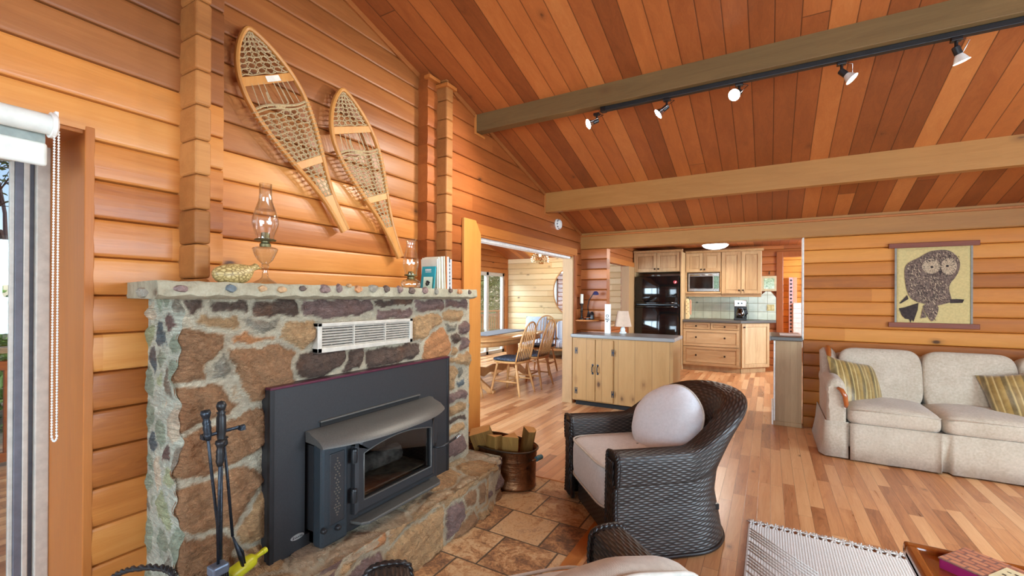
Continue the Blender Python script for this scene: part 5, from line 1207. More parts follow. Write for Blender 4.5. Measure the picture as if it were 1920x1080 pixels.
for (ex_, ey_, rx, ry) in ((462, 352, 92, 72), (612, 346, 78, 80)):
    blob(dk, ell(ex_, ey_, 15, 11, 12), -.0098)
    for k in range(46):
        a = 2*PI*k/46+rr.uniform(-.06, .06); q = rr.uniform(.62, .92); stroke(dk, ex_+rx*q*math.cos(a), ey_+ry*q*math.sin(a), a, rr.uniform(22, 40), 2.4, -.0094)
    for k in range(40):
        a = 2*PI*k/40+rr.uniform(-.06, .06); stroke(dk if k % 3 == 0 else pa, ex_+26*math.cos(a), ey_+20*math.sin(a), a, rr.uniform(20, 46), 1.8, -.0093)
blob(dk, [(528, 388), (562, 392), (546, 434)], -.0098)
inside = lambda x, y: ((x-420)/200)**2+((y-560)/135)**2 < 1 or ((x-270)/75)**2+((y-380)/90)**2 < 1 or ((x-470)/55)**2+((y-770)/70)**2 < 1 or (215 < x < 720 and 205 < y < 290 and y > 330-.42*(x-200) and y > 205+.6*max(0, x-640))
n_ = 0
while n_ < 420:
    x, y = rr.uniform(195, 720), rr.uniform(205, 850)
    if inside(x, y): n_ += 1; stroke(dk if n_ % 2 else pa, x, y, rr.uniform(.4, 1.5), rr.uniform(14, 40), rr.uniform(2, 4.5), -.0090-.00001*n_*.1)
tag(dk.build('owl_feather_marks', M['owl_d'], cl), kind='stuff'); tag(pa.build('owl_pale_marks', M['owl_l'], cl), kind='stuff')
# ---------------------------------------------------------------- track light, smoke alarm, roller blind
TY, TZ = 3.088, 2.66
tr = thing('track_rail', 'long black lighting track under the nearer ceiling beam', 'light track', (1.0, TY, TZ)); x0 = at_y(1128, 200, TY).x
MB().bx(x0-1, 2.2, -.018, .018, -.032, -.001).build('rail', M['black_metal'], tr, .003)
MB().bx(x0-1.005, x0-.965, -.021, .021, -.036, 0).build('end_cap', M['black'], tr, .003)
M['bulb'] = emit('lit_bulb', (1, .93, .80, 1), 60); M['bulb2'] = emit('lit_bulb_soft', (1, .93, .80, 1), 14)
heads = [(1119, 214, 'track spot farthest left on the black track, glowing towards the room', (-.70, -.62, -.42)), (1250, 195, 'second track spot from the rail end, tilted down', (-.85, -.35, -.75)), (1386, 163, 'third track spot from the rail end, glowing brightly at the viewer', (-.35, -.85, -.5)), (1578, 122, 'fourth track spot from the rail end, reflector side-on', (.65, -.1, -.75)), (1793, 74, 'track spot nearest the right edge, with a wide white reflector', (.35, .15, -1))]
for i, (x, y, lab, dr) in enumerate(heads):
    p = at_y(x, y, TY); r = thing('track_spot', lab, 'spotlight', (p.x, TY, TZ-.032), 0, 'spots on the lighting track')
    d = Vector(dr).normalized(); c0 = Vector((0, 0, -.055)); Q = d.to_track_quat('Z', 'Y').to_matrix()
    MB().bx(-.022, .022, -.016, .016, -.018, .0).tube([(0, 0, -.015), (0, 0, -.055)], .008, 8).build('mount', M['black'], r, .003)
    MB().lathe([(.012, -.012), (.017, -.008), (.017, .030), (.012, .034)], c0, 14, M=Q).build('socket', M['black_metal'], r, smooth='auto')
    hd = MB().lathe([(.013, .030), (.020, .040), (.031, .066), (.036, .072), (.034, .072), (.028, .062), (.012, .036)], c0, 20, M=Q).build('reflector', M['white_paint'] if i > 2 else M['chrome'], r, smooth='auto')
    MB().lathe([(.0335, .0705), (.020, .0735), (0, .0745)], c0, 20, M=Q).build('lamp_face', M['bulb'] if i < 3 else M['bulb2'], hd, smooth=True)
    a = Vector((.02, 0, -.012)); e = c0+Q @ Vector((.036, 0, .07)); MB().tube([a, a+Vector((.03, 0, -.01)), e], .0025, 6).build('yoke', M['chrome'], r, smooth=True)
    w = Vector(r.location)+c0+d*.10
    lamp('SPOT', 'track_spot_light', w, 52 if i < 3 else 44, (1, .95, .84), look=w+d, spot_size=R(105), spot_blend=.8, shadow_soft_size=.03)
sm = thing('smoke_alarm', 'round white smoke alarm on the log wall above the dining opening', 'smoke alarm', (WX+.002, at_x(1044, 421, WX).y, at_x(1044, 421, WX).z))
Q = rot('Y', PI/2); MB().lathe([(.062, 0), (.062, .012), (.058, .016)], n=28, M=Q).build('base', M['white_paint'], sm, smooth='auto')
MB().lathe([(.054, .014), (.054, .034), (.046, .044), (0, .046)], n=28, M=Q).build('cover', M['white_paint'], sm, smooth='auto')
mb = MB()
for k in range(10): a = 2*PI*k/10; mb.box((.03, .0545*math.cos(a), .0545*math.sin(a)), (.012, .003, .014), rot('X', a))
mb.build('vent_slots', M['alu_dark'], sm)
M['blindw'] = flat('blind_fabric', srgb(222, 224, 216), .7, var=.03)
BX_ = -2.064; pz = at_x(50, 224, BX_); ye = at_x(104, 240, BX_).y; rb = thing('roller_blind', 'white roller blind rolled up over the head of the glass door', 'blind', (BX_, 0, pz.z)); yh = at_x(94, 290, BX_).y
MB().tube([(0, -1.65, .0), (0, ye-.012, .0)], .033, 20).build('roll', M['blindw'], rb, smooth='auto')
zh = at_x(50, 282, BX_).z-pz.z
MB().bx(-.034, -.031, -1.62, yh-.004, zh, .0).build('hanging_cloth', flat('blind_back', srgb(150, 158, 152), .7), rb)
MB().bx(-.042, -.020, -1.62, yh, zh-.035, zh+.042).build('hem_bar', M['blindw'], rb, .010, seg=4)
MB().lathe([(.042, 0), (.042, .010), (.034, .016)], (0, ye-.014, 0), 20, M=rot('X', -PI/2)).bx(-.04, .022, ye-.006, ye+.002, -.03, .044).build('bracket', M['white_paint'], rb, smooth='auto')
CHX = -2.05; zz = pz.z-.02; y1_ = at_x(109, 400, CHX).y; y0_ = at_x(101, 400, CHX).y; bot = at_x(100, 826, CHX).z-zz; hw_ = (y1_-y0_)/2
cb = thing('bead_chain', 'white bead chain loop hanging from the roller blind', 'chain', (CHX, (y0_+y1_)/2, zz))
loop = [(0, hw_, bot*.985*t) for t in np.linspace(0, 1, 110)]+[(0, hw_*1.25*math.cos(a), bot*.985-.018*math.sin(a)) for a in np.linspace(.15, PI-.15, 7)]+[(0, -hw_*1.3, bot*.985*t) if t > .6 else (0, -hw_*(1+.3*t/.6), bot*.985*t) for t in np.linspace(1, 0, 110)]
mb = MB()
for p in loop: mb.lathe([(0, -.0042), (.0032, -.002), (.0032, .002), (0, .0042)], p, 6)
tag(mb.build('beads', M['white_paint'], cb, smooth=True), kind='stuff')
MB().tube(loop, .0009, 4).build('cord', M['white_paint'], cb)

# ---------------------------------------------------------------- pine island by the dining opening
M['knotpine'] = wood('knotty_pine_boards', 'Z', [(150, 114, 74), (170, 136, 94), (186, 154, 112)], ('X', .19, -.02, 9.), knots=.15, var=.25, contrast=.4, rough=.5, gap=.003, kcol=(60, 34, 18), kscale=.5)
M['laminate'] = flat('grey_laminate', srgb(142, 142, 140), .28, var=.05, scale=200)
M['hick'] = wood('hickory_cabinet', 'Z', [(150, 112, 76), (178, 142, 102), (198, 166, 126), (210, 182, 146)], var=.2, contrast=.6, rough=.45, sc=1.1, tone=(1, .96, .86))
M['hickx'] = wood('hickory_drawer', 'X', [(150, 112, 76), (178, 142, 102), (198, 166, 126), (210, 182, 146)], var=.2, contrast=.6, rough=.45, sc=1.1, tone=(1, .96, .86))
IY = 5.08; isl = thing('kitchen_island', 'knotty pine island cabinet with grey top beside the dining opening', 'island', (-1.49, 5.25, 0)); io = Vector(isl.location)
def bb_(o, *a): return MB().bx(a[0]-o.x, a[1]-o.x, a[2]-o.y, a[3]-o.y, a[4]-o.z, a[5]-o.z)
xl, xr = -2.075, -.905
m_ = bb_(io, xl, xr, IY, 5.40, .06, .815).bx(-1.74-io.x, xr-io.x, 5.40-io.y, 5.53-io.y, .06, .815); m_.build('body', M['knotpine'], isl, .003)
bb_(io, xl+.03, xr-.04, IY+.04, 5.38, 0, .06).build('toe_base', M['dark'], isl)
MB().prism([(-2.095-io.x, IY-.03-io.y, .817), (-.885-io.x, IY-.03-io.y, .817), (-.885-io.x, 5.57-io.y, .817), (-1.755-io.x, 5.57-io.y, .817), (-1.755-io.x, 5.415-io.y, .817), (-2.095-io.x, 5.415-io.y, .817)], (0, 0, .042)).build('counter_top', M['laminate'], isl, .012, seg=3)
def ipx(x): return at_y(x, 690, IY).x
for a, b, hs in ((1081.5, 1116.5, 1), (1117.5, 1150, -1)):
    x0, x1 = ipx(a), ipx(b); d = bb_(io, x0, x1, IY-.02, IY-.001, .075, .80).build('door', M['knotpine'], isl, .003)
    hx = (x1-.028) if hs == 1 else x0+.028
    mb = MB(); mb.tube([(hx-io.x, IY-.022-io.y, .49), (hx-io.x, IY-.048-io.y, .475), (hx-io.x, IY-.048-io.y, .425), (hx-io.x, IY-.022-io.y, .41)], .006, 8).lathe([(0, -.004), (.013, 0), (0, .004)], (hx-io.x, IY-.022-io.y, .50), 8, M=rot('X', PI/2)).lathe([(0, -.004), (.013, 0), (0, .004)], (hx-io.x, IY-.022-io.y, .40), 8, M=rot('X', PI/2)); mb.build('handle', M['iron'], d, smooth='auto')
    kx = x0 if hs == 1 else x1
    for z in (.66, .18):
        h = MB()
        for sx in (-1, 1): h.box((kx-io.x+sx*.010, IY-.0215-io.y, z), (.010, .003, .075))
        h.box((kx-io.x, IY-.0215-io.y, z), (.012, .004, .022)); h.build('hinge', M['iron'], d)
# things on and beside the island
sh = thing('corner_shelf', 'small curved wooden corner shelf on the log wall above the island', 'shelf', (WX+.012, 5.412, 1.005))
mb = MB(); N = 14; mb.prism([(0, 0, 0)]+[(.245*math.cos(-PI/2+PI/2*k/N), .215*math.sin(-PI/2+PI/2*k/N), 0) for k in range(N+1)], (0, 0, .018)); mb.build('board', M['trim'], sh, .004)
MB().tube([(.235*math.cos(-PI/2+PI/2*k/10), .20*math.sin(-PI/2+PI/2*k/10), .045) for k in range(3, 11)], .005, 6).build('rail', M['trim_red'], sh, smooth=True)
cn = thing('candlestick', 'white candle in a dark holder on the corner shelf', 'candle', (-2.045, 5.30, 1.025))
MB().lathe([(.034, 0), (.034, .008), (.014, .018), (.012, .09), (.020, .10), (.012, .11), (.012, .17), (.028, .19), (.028, .20)], n=18).build('holder', flat('dark_pewter', srgb(70, 64, 58), .4, .6), cn, smooth='auto')
MB().lathe([(.021, .20), (.021, .315), (.018, .318), (0, .317)], n=18).build('candle', flat('wax', srgb(232, 226, 206), .5, var=.02), cn, smooth='auto')
MB().tube([(0, 0, .316), (.001, 0, .328)], .0014, 5).build('wick', M['black'], cn)
dl = thing('reading_light', 'small black gooseneck light with blue head on the corner shelf', 'lamp', (-1.965, 5.33, 1.025))
MB().lathe([(.045, 0), (.045, .02), (.02, .045), (.012, .10), (0, .10)], n=18).build('base', M['black'], dl, smooth='auto')
MB().tube([(0, 0, .08), (-.012, 0, .16), (.01, -.01, .24), (.06, -.02, .31), (.085, -.02, .325)], .006, 8).build('gooseneck', M['black'], dl, smooth=True)
MB().lathe([(.016, .03), (.034, .01), (.038, -.012), (.02, -.018), (0, -.018)], (.10, -.02, .322), 16).build('head', flat('blue_black_head', srgb(60, 64, 110), .3, .5), dl, smooth='auto')
MB().lathe([(.026, 0), (.03, .02), (.022, .05), (.028, .07), (.014, .10), (0, .10)], (.055, -.03, 0), 14).build('ornament', M['black'], dl, smooth='auto')
wb = thing('carton', 'narrow tall white carton with a dark ring motif on the island top', 'carton', (-1.722, 5.345, .8595))
MB().bx(-.032, .032, -.022, .022, 0, .36).build('carton', M['white_paint'], wb, .002)
mb = MB()
for (x, z, r_) in ((0, .215, .016), (-.012, .175, .009), (.014, .172, .009), (.0, .15, .007)): mb.tube([(x+r_*math.cos(a), -.0225, z+r_*math.sin(a)) for a in [2*PI*k/14 for k in range(14)]], .0035, 4, closed=True)
mb.build('ring_motif', M['iron'], wb)
lt = thing('table_lamp', 'small table lamp with a beige shade at the back of the island top', 'lamp', (-1.575, 5.485, .8595))
MB().lathe([(.042, 0), (.044, .012), (.026, .025), (.03, .045), (.02, .075), (.010, .09), (.010, .13)], n=20).build('base', M['white_paint'], lt, smooth='auto')
MB().lathe([(.105, .085), (.066, .275), (.064, .275), (.103, .085)], n=28).build('shade', flat('beige_shade', srgb(206, 176, 152), .8, var=.03), lt, smooth='auto')

# ---------------------------------------------------------------- kitchen run
M['knob'] = flat('dark_bronze_knob', srgb(48, 36, 28), .35, .7)
M['stonetop'] = flat('dark_laminate', srgb(84, 76, 68), .35, var=.14, scale=240)
M['gap'] = flat('shadow_gap', srgb(66, 44, 28), .8)
def panel_door(par, o, x0, x1, z0, z1, y, name='door', mat=None, knob=None, st=.055, rails=True):
    """frame-and-panel front facing -y"""
    mat = mat or M['hick']; d = MB()
    x0 -= o.x; x1 -= o.x; z0 -= o.z; z1 -= o.z; y -= o.y
    d.bx(x0, x0+st, y-.02, y, z0, z1).bx(x1-st, x1, y-.02, y, z0, z1).bx(x0+st, x1-st, y-.02, y, z0, z0+st).bx(x0+st, x1-st, y-.02, y, z1-st, z1)
    d = d.build(name, mat, par, .003)
    p = MB().bx(x0+st, x1-st, y-.008, y, z0+st, z1-st)
    if rails: p.bx(x0+st+.012, x1-st-.012, y-.014, y-.006, z0+st+.012, z1-st-.012)
    p.build('panel', mat, d, .003)
    if knob:
        for kx, kz in knob: MB().lathe([(.006, 0), (.007, .012), (.016, .018), (.016, .024), (.008, .03), (0, .03)], (kx-o.x, y-.02, kz-o.z), 14, M=rot('X', PI/2)).build('knob', M['knob'], d, smooth='auto')
    return d
def crown(par, o, x0, x1, y, z, ret=None):
    mb = MB(); a = [(0, z), (-.012, z+.008), (-.016, z+.022), (-.034, z+.034), (-.034, z+.044), (0, z+.044)]
    mb.prism([(x0-o.x, y+dy-o.y, zz-o.z) for dy, zz in a], (x1-x0, 0, 0)); return mb.build('crown', M['hick'], par, .002)
fc = thing('fridge_cabinet', 'pale hickory two-door cabinet above the black refrigerator', 'cabinet', (-1.81, 8.9, 1.78)); o = Vector(fc.location)
bb_(o, -2.222, -1.400, 8.56, 9.23, 1.78, 2.155).build('body', M['hick'], fc, .002)
panel_door(fc, o, -2.225, -1.826, 1.79, 2.135, 8.56, knob=[(-1.855, 1.835)]); panel_door(fc, o, -1.820, -1.415, 1.79, 2.135, 8.56, knob=[(-1.79, 1.835)])
crown(fc, o, -2.25, -1.36, 8.555, 2.14)
bb_(o, -1.40, -1.372, 8.53, 9.23, 0, 2.14).bx(-2.242-o.x, -2.222-o.x, 8.53-o.y, 9.23-o.y, -1.78, .36).build('side_panel', M['hick'], fc, .002)
fr = thing('refrigerator', 'glossy black two-door refrigerator under the pale cabinet', 'refrigerator', (-1.81, 8.8, 0)); o = Vector(fr.location)
M['fridge'] = flat('gloss_black', srgb(12, 13, 15), .07, 0, .6, var=.0); 
bb_(o, -2.20, -1.415, 8.52, 9.2, .03, 1.70).build('body', M['black'], fr, .006)
def bow(x0, x1, z0, z1, y, name):
    mb = MB(); P = []
    for i in range(25):
        t = i/24; u = 2*t-1; yy = y-.035*(1-u*u)-.012*math.cos(u*5.5)*0; e = .012*max(0, abs(u)-.9)*10
        P.append([(x0+(x1-x0)*t-o.x, yy+e*.8-o.y, z0+.012*0), (x0+(x1-x0)*t-o.x, yy+e-.006-o.y, z0+.02), (x0+(x1-x0)*t-o.x, yy+e-.010-o.y, (z0+z1)/2), (x0+(x1-x0)*t-o.x, yy+e-.006-o.y, z1-.03), (x0+(x1-x0)*t-o.x, yy+e+.006-o.y, z1-.008), (x0+(x1-x0)*t-o.x, yy+e+.03-o.y, z1)])
    mb.grid(P); P0 = P[0]; mb.grid([[(p[0], 8.525-o.y, p[2]) for p in P0], P0]); P1 = P[-1]; mb.grid([P1, [(p[0], 8.525-o.y, p[2]) for p in P1]])
    return mb.build(name, M['fridge'], fr, smooth='auto')
d1_ = bow(-2.20, -1.415, 1.185, 1.70, 8.48, 'freezer_door'); d2_ = bow(-2.20, -1.415, .08, 1.165, 8.48, 'door')
for d, z in ((d1_, 1.205), (d2_, 1.135)):
    MB().tube([(-.385, -.325-.01, z), (-.2, -.372, z), (0, -.382, z), (.2, -.372, z), (.385, -.335, z)], .016, 8, flat=.6).build('handle', M['fridge'], d, smooth=True)
MB().bx(-.10, -.06, -.28, -.2, 1.70, 1.725).build('hinge_cover', flat('grey_cap', srgb(120, 120, 116), .5), fr, .004)
MB().bx(.0, .04, -.28, -.2, 1.70, 1.725).build('hinge_cover', flat('grey_cap2', srgb(120, 120, 116), .5), fr, .004)
p = at_y(1266, 529, 8.47); mg = thing('fridge_magnet', 'red and white round magnet high on the refrigerator door', 'magnet', (p.x, 8.462, p.z))
MB().lathe([(.03, 0), (.03, .008), (0, .012)], n=18, M=rot('X', PI/2)).build('disc', flat('red_magnet', srgb(190, 40, 56), .4), mg, smooth='auto')
MB().box((.008, -.012, -.004), (.014, .003, .034), rot('Y', .5)).build('white_mark', M['white_paint'], mg)
uc = thing('wall_cabinet', 'short two-door hickory wall cabinet above the microwave', 'cabinet', (-1.06, 9.05, 1.775), 0, 'hickory wall cabinets'); o = Vector(uc.location)
bb_(o, -1.37, -.762, 8.90, 9.24, 1.775, 2.14).build('body', M['hick'], uc, .002)
panel_door(uc, o, -1.36, -1.07, 1.785, 2.13, 8.90, knob=[(-1.095, 1.825)]); panel_door(uc, o, -1.062, -.77, 1.785, 2.13, 8.90, knob=[(-1.037, 1.825)])
bb_(o, -1.37, -1.345, 8.90, 9.24, 1.39, 1.775).bx(-.782-o.x, -.762-o.x, 8.90-o.y, 9.24-o.y, 1.39-o.z, 0).bx(-1.37-o.x, -.762-o.x, 8.875-o.y, 9.24-o.y, 1.385-o.z, 1.415-o.z).bx(-1.37-o.x, -.762-o.x, 8.93-o.y, 8.95-o.y, 1.325-o.z, 1.385-o.z).build('microwave_shelf', M['hickx'], uc, .003)
crown(uc, o, -1.37, -.755, 8.895, 2.13)
u2 = thing('wall_cabinet', 'tall two-door hickory wall cabinet to the right of the microwave', 'cabinet', (-.44, 9.05, 1.37), 0, 'hickory wall cabinets'); o = Vector(u2.location)
bb_(o, -.757, -.12, 8.90, 9.24, 1.37, 2.14).build('body', M['hick'], u2, .002)
panel_door(u2, o, -.75, -.442, 1.385, 2.13, 8.90, knob=[(-.468, 1.44)]); panel_door(u2, o, -.434, -.127, 1.385, 2.13, 8.90, knob=[(-.408, 1.44)])
crown(u2, o, -.757, -.09, 8.895, 2.13); bb_(o, -.757, -.125, 8.93, 8.95, 1.325, 1.37).build('light_rail', M['hickx'], u2, .003)
mw = thing('microwave', 'stainless microwave oven with dark window on the cabinet shelf', 'microwave', (-1.055, 9.04, 1.4165)); o = Vector(mw.location)
M['steel'] = flat('brushed_steel', srgb(176, 174, 168), .26, 1., var=.03)
bb_(o, -1.325, -.79, 8.93, 9.2, 1.4165, 1.765).build('case', M['steel'], mw, .006)
dr = bb_(o, -1.325, -.79, 8.905, 8.93, 1.42, 1.762).build('door', M['steel'], mw, .006)
bb_(o, -1.295, -.90, 8.902, 8.906, 1.475, 1.70).build('window', M['fridge'], dr, .004)
bb_(o, -.885, -.80, 8.902, 8.906, 1.47, 1.70).build('keypad', flat('green_grey_keypad', srgb(120, 146, 126), .2, .5, var=.25, scale=60), mw)
MB().tube([(-1.29-o.x, 8.895-o.y, .305), (-1.05-o.x, 8.885-o.y, .312), (-.82-o.x, 8.895-o.y, .305)], .012, 8, flat=.7).build('handle', M['steel'], dr, smooth=True)
bc = thing('base_cabinet', 'hickory base cabinet with two small and two wide drawers', 'cabinet', (-.9, 8.9, 0), 0, 'hickory base cabinets'); o = Vector(bc.location)
bb_(o, -1.37, -.44, 8.62, 9.2, .09, .868).build('body', M['hick'], bc, .002); bb_(o, -1.37, -.44, 8.69, 9.2, 0, .09).build('toe_kick', M['hick'], bc)
for x0, x1, z0, z1, kn in ((-1.36, -.915, .745, .858, [(-1.14, .80)]), (-.90, -.452, .745, .858, [(-.675, .80)]), (-1.36, -.452, .44, .735, [(-1.14, .60), (-.675, .60)]), (-1.36, -.452, .10, .428, [(-1.14, .28), (-.675, .28)])):
    panel_door(bc, o, x0, x1, z0, z1, 8.62, 'drawer', M['hickx'], kn, st=.042 if z1-z0 > .2 else .028, rails=True)
ac = thing('base_cabinet', 'angled hickory corner base cabinet with one door next to the hall doorway', 'cabinet', (-.44, 8.62, 0), 0, 'hickory base cabinets')
ac['label'] = 'angled one-door hickory base cabinet at the counter end by the doorway'
A0, A1 = Vector((-.435, 8.615, 0)), Vector((-.0, 9.07, 0)); dA = (A1-A0); LA = dA.length; an = math.atan2(dA.y, dA.x); ac.location = A0; ac.rotation_euler = (0, 0, an); O0 = Vector((0, 0, 0))
inv = Matrix.Rotation(-an, 4, 'Z')
def lc(x, y): v = inv @ (Vector((x, y, 0))-A0); return (v.x, v.y)
tri_ = [lc(-.435, 8.62), lc(-.0, 9.075), lc(-.0, 9.2), lc(-.435, 9.2)]
MB().prism([(x, y, .09) for x, y in tri_], (0, 0, .778)).build('body', M['hick'], ac, .002)
tk = [lc(-.43, 8.70), lc(-.06, 9.09), lc(-.06, 9.2), lc(-.43, 9.2)]; MB().prism([(x, y, 0) for x, y in tk], (0, 0, .09)).build('toe_kick', M['hick'], ac)
panel_door(ac, O0, .02, LA-.02, .10, .858, -.002, knob=[(.055, .80)])
ct = thing('counter_top', 'dark laminate kitchen counter top with a clipped end', 'counter', (-.7, 8.9, .869)); o = Vector(ct.location)
MB().prism([(x-o.x, y-o.y, 0) for x, y in ((-1.37, 8.575), (-.42, 8.575), (.06, 9.06), (.10, 9.10), (.10, 9.225), (-1.37, 9.225))], (0, 0, .042)).build('slab', M['stonetop'], ct, .006)
# tile splashback with its raised end and two leaf tiles
g = G('sage_tiles'); tc, c = g.xyz('Object'); fx = g.m('FRACT', g.m('DIVIDE', c['X'], .152)); fz = g.m('FRACT', g.m('DIVIDE', g.m('ADD', c['Z'], .01), .152))
e = g.m('MINIMUM', g.m('MINIMUM', fx, g.m('SUBTRACT', 1., fx)), g.m('MINIMUM', fz, g.m('SUBTRACT', 1., fz)))
M['splash'] = g.done(g.mix(g.step(e, .012, .03), srgb(150, 146, 122), g.ramp(g.noise(tc, 7, 2), [(.3, srgb(186, 192, 166)), (.7, srgb(206, 208, 184))])), .2, 0, g.bump(g.step(e, .01, .04), .3, .004))
sp = thing('tile_splashback', 'sage green tiled splashback above the dark kitchen counter', 'splashback', (-.64, 9.232, .915)); o = Vector(sp.location)
MB().prism([(x-o.x, -.004, z-o.z) for x, z in ((-1.365, .915), (.10, .915), (.10, 1.315), (.02, 1.42), (-.06, 1.425), (-.125, 1.365), (-1.365, 1.365))], (0, -.01, 0)).build('tiles', M['splash'], sp)
for x, z in ((-1.21, 1.22), (-.37, 1.22)):
    mb = MB()
    for a in (-.7, 0, .7): mb.lathe([(0, 0), (.012, .015), (0, .04)], (x-o.x, -.0155, z-o.z-.02), 6, ay=.15, M=rot('Y', a))
    mb.build('leaf_relief', flat('sage_leaf', srgb(112, 124, 104), .4), sp, smooth=True)
ol = thing('outlet_plate', 'cream double outlet plate on the tiled splashback end', 'outlet', (at_y(1445, 577, 9.21).x, 9.2165, at_y(1445, 577, 9.21).z))
MB().bx(-.058, .058, -.007, 0, -.055, .055).build('plate', flat('almond_plate', srgb(206, 190, 128), .5), ol, .003)
for x in (-.028, .028): MB().bx(x-.016, x+.016, -.010, -.006, -.034, .034).build('socket', flat('almond_sock', srgb(222, 206, 150), .5), ol, .002)
cm = thing('coffee_maker', 'black and silver coffee maker with glass jug on the kitchen counter', 'coffee maker', (at_y(1388, 597, 8.95).x, 8.98, .911))
MB().bx(-.10, .10, -.12, .12, 0, .035).bx(-.10, .10, .02, .12, .03, .30).build('base_and_tank', M['black'], cm, .008)
MB().bx(-.10, .10, -.11, .12, .235, .355).build('silver_head', M['steel'], cm, .012)
mb = MB()
for x in (-.025, .025):
    mb.lathe([(.012, 0), (.012, .004), (0, .005)], (x, -.111, .30), 12, M=rot('X', PI/2))
for x in (-.025, .025): MB().lathe([(.012, 0), (.012, .004), (0, .005)], (x, -.111, .30), 12, M=rot('X', PI/2)).build('dial', M['black'], cm)
j = MB().lathe([(.058, .038), (.068, .06), (.070, .12), (.056, .18), (.045, .205), (.043, .205), (.054, .178), (.067, .12)], (0, -.035, 0), 24).build('jug', glass_pane('jug_glass', (.25, .22, .2), .1), cm, smooth='auto')
MB().tube([(.05, -.06, .19), (.105, -.10, .185), (.115, -.105, .12), (.072, -.075, .07)], .010, 8).build('jug_handle', M['black'], j, smooth=True)
MB().lathe([(.046, .203), (.046, .218), (0, .222)], (0, -.035, 0), 20).build('jug_lid', M['black'], j, smooth='auto')
tl = thing('towel_holder', 'cream painted wooden holder with leaf pattern standing by the refrigerator panel', 'holder', (-1.32, 8.80, .9115))
MB().prism([(-.028, -.03, 0), (.032, -.03, 0), (.05, -.03, .06), (.035, -.03, .09), (.035, -.03, .33), (.018, -.03, .375), (-.012, -.03, .375), (-.028, -.03, .33)], (0, .05, 0)).build('board', flat('cream_paint', srgb(226, 200, 150), .55, var=.05), tl, .006)
MB().prism([(.04, .02, .08), (.064, .02, .08), (.064, .02, .33), (.05, .02, .36), (.04, .02, .36)], (0, .05, 0)).build('roll', flat('pink_paint', srgb(206, 150, 118), .6, var=.1), tl, .006)
mb = MB(); rr = random.Random(2)
for k in range(7): 
    z = .10+k*.036; mb.prism([(-.02+.03*(k % 2), -.031, z), (-.008+.03*(k % 2), -.031, z+.012), (.0+.03*(k % 2), -.031, z+.002), (-.008+.03*(k % 2), -.031, z-.008)], (0, -.0015, 0))
mb.build('leaf_pattern', flat('leaf_paint', srgb(110, 96, 60), .6), tl)
p = at_y(1442, 531, 9.20); pf = thing('framed_picture', 'small square picture with green reflection in a cream mat beside the wall cabinets', 'picture', (p.x, 9.236, p.z))
MB().bx(-.115, .115, -.016, 0, -.14, .13).build('mat', flat('cream_mat', srgb(206, 190, 152), .5), pf, .003)
g = G('painted_reflection'); tc, c = g.xyz(); n1 = g.noise(tc, 38, 4, .7, .6)  # green reflection painted into the colour of the picture
MB().bx(-.082, .082, -.018, -.015, -.10, .09).build('print', g.done(g.ramp(n1, [(.3, srgb(84, 110, 70)), (.5, srgb(150, 176, 124)), (.65, srgb(220, 228, 200))]), .12), pf)
MB().tube([(0, -.012, .155), (0, -.012, .20), (.014, -.014, .215)], .008, 6).build('hook', M['black'], pf, smooth=True)
p = at_y(1341, 462, 8.22); ds = thing('ceiling_dome_light', 'lit white dome light on the kitchen ceiling above the cabinets', 'ceiling light', (p.x, 8.22, 2.238))
MB().lathe([(.15, 0), (.15, -.03), (.19, -.034), (.19, -.044), (.18, -.048)], n=36).build('rim', M['white_paint'], ds, smooth='auto')
MB().lathe([(.205, -.044), (.19, -.067), (.15, -.092), (.08, -.112), (0, -.12)], n=36).build('dome', emit('lit_dome', (1, .95, .84, 1), 7), ds, smooth=True)
lamp('AREA', 'dome_light', (p.x, 8.1, 2.09), 20, (1, .93, .82), look=(p.x, 7.7, 0), shape='DISK', size=.36)
# end of the kitchen peninsula beside the far wall
pn = thing('peninsula', 'narrow grey-brown panelled peninsula end with dark top beside the far log wall', 'counter', (.17, 5.6, 0)); o = Vector(pn.location)
M['greywood'] = wood('grey_hickory_panel', 'Z', [(140, 112, 82), (168, 138, 104), (190, 162, 126), (210, 184, 148)], ('X', .052, .02, 9.), var=.5, contrast=.4, rough=.5, tone=(.9, .86, .78))
bb_(o, .052, .285, 5.34, 5.93, .035, .868).build('end_panel', M['greywood'], pn, .002)
bb_(o, .040, .053, 5.335, 5.93, .02, .868).build('side_panel', M['white_paint'], pn, .002)
bb_(o, .036, .287, 5.325, 5.345, 0, .045).build('base_strip', M['greywood'], pn, .006); bb_(o, .022, .04, 5.33, 5.9, 0, .16).build('side_baseboard', M['white_paint'], pn, .006)
bb_(o, .010, .287, 5.30, 5.96, .869, .912).build('counter_top', M['stonetop'], pn, .008); bb_(o, .002, .012, 5.305, 5.95, .865, .912).build('top_edge', M['laminate'], pn, .004)
ps = thing('paper_sheet', 'white sheet of paper lying on the peninsula top', 'paper', (.205, 5.62, .9135)); MB().bx(-.11, .078, -.16, .18, 0, .002).build('sheet', M['white_paint'], ps)
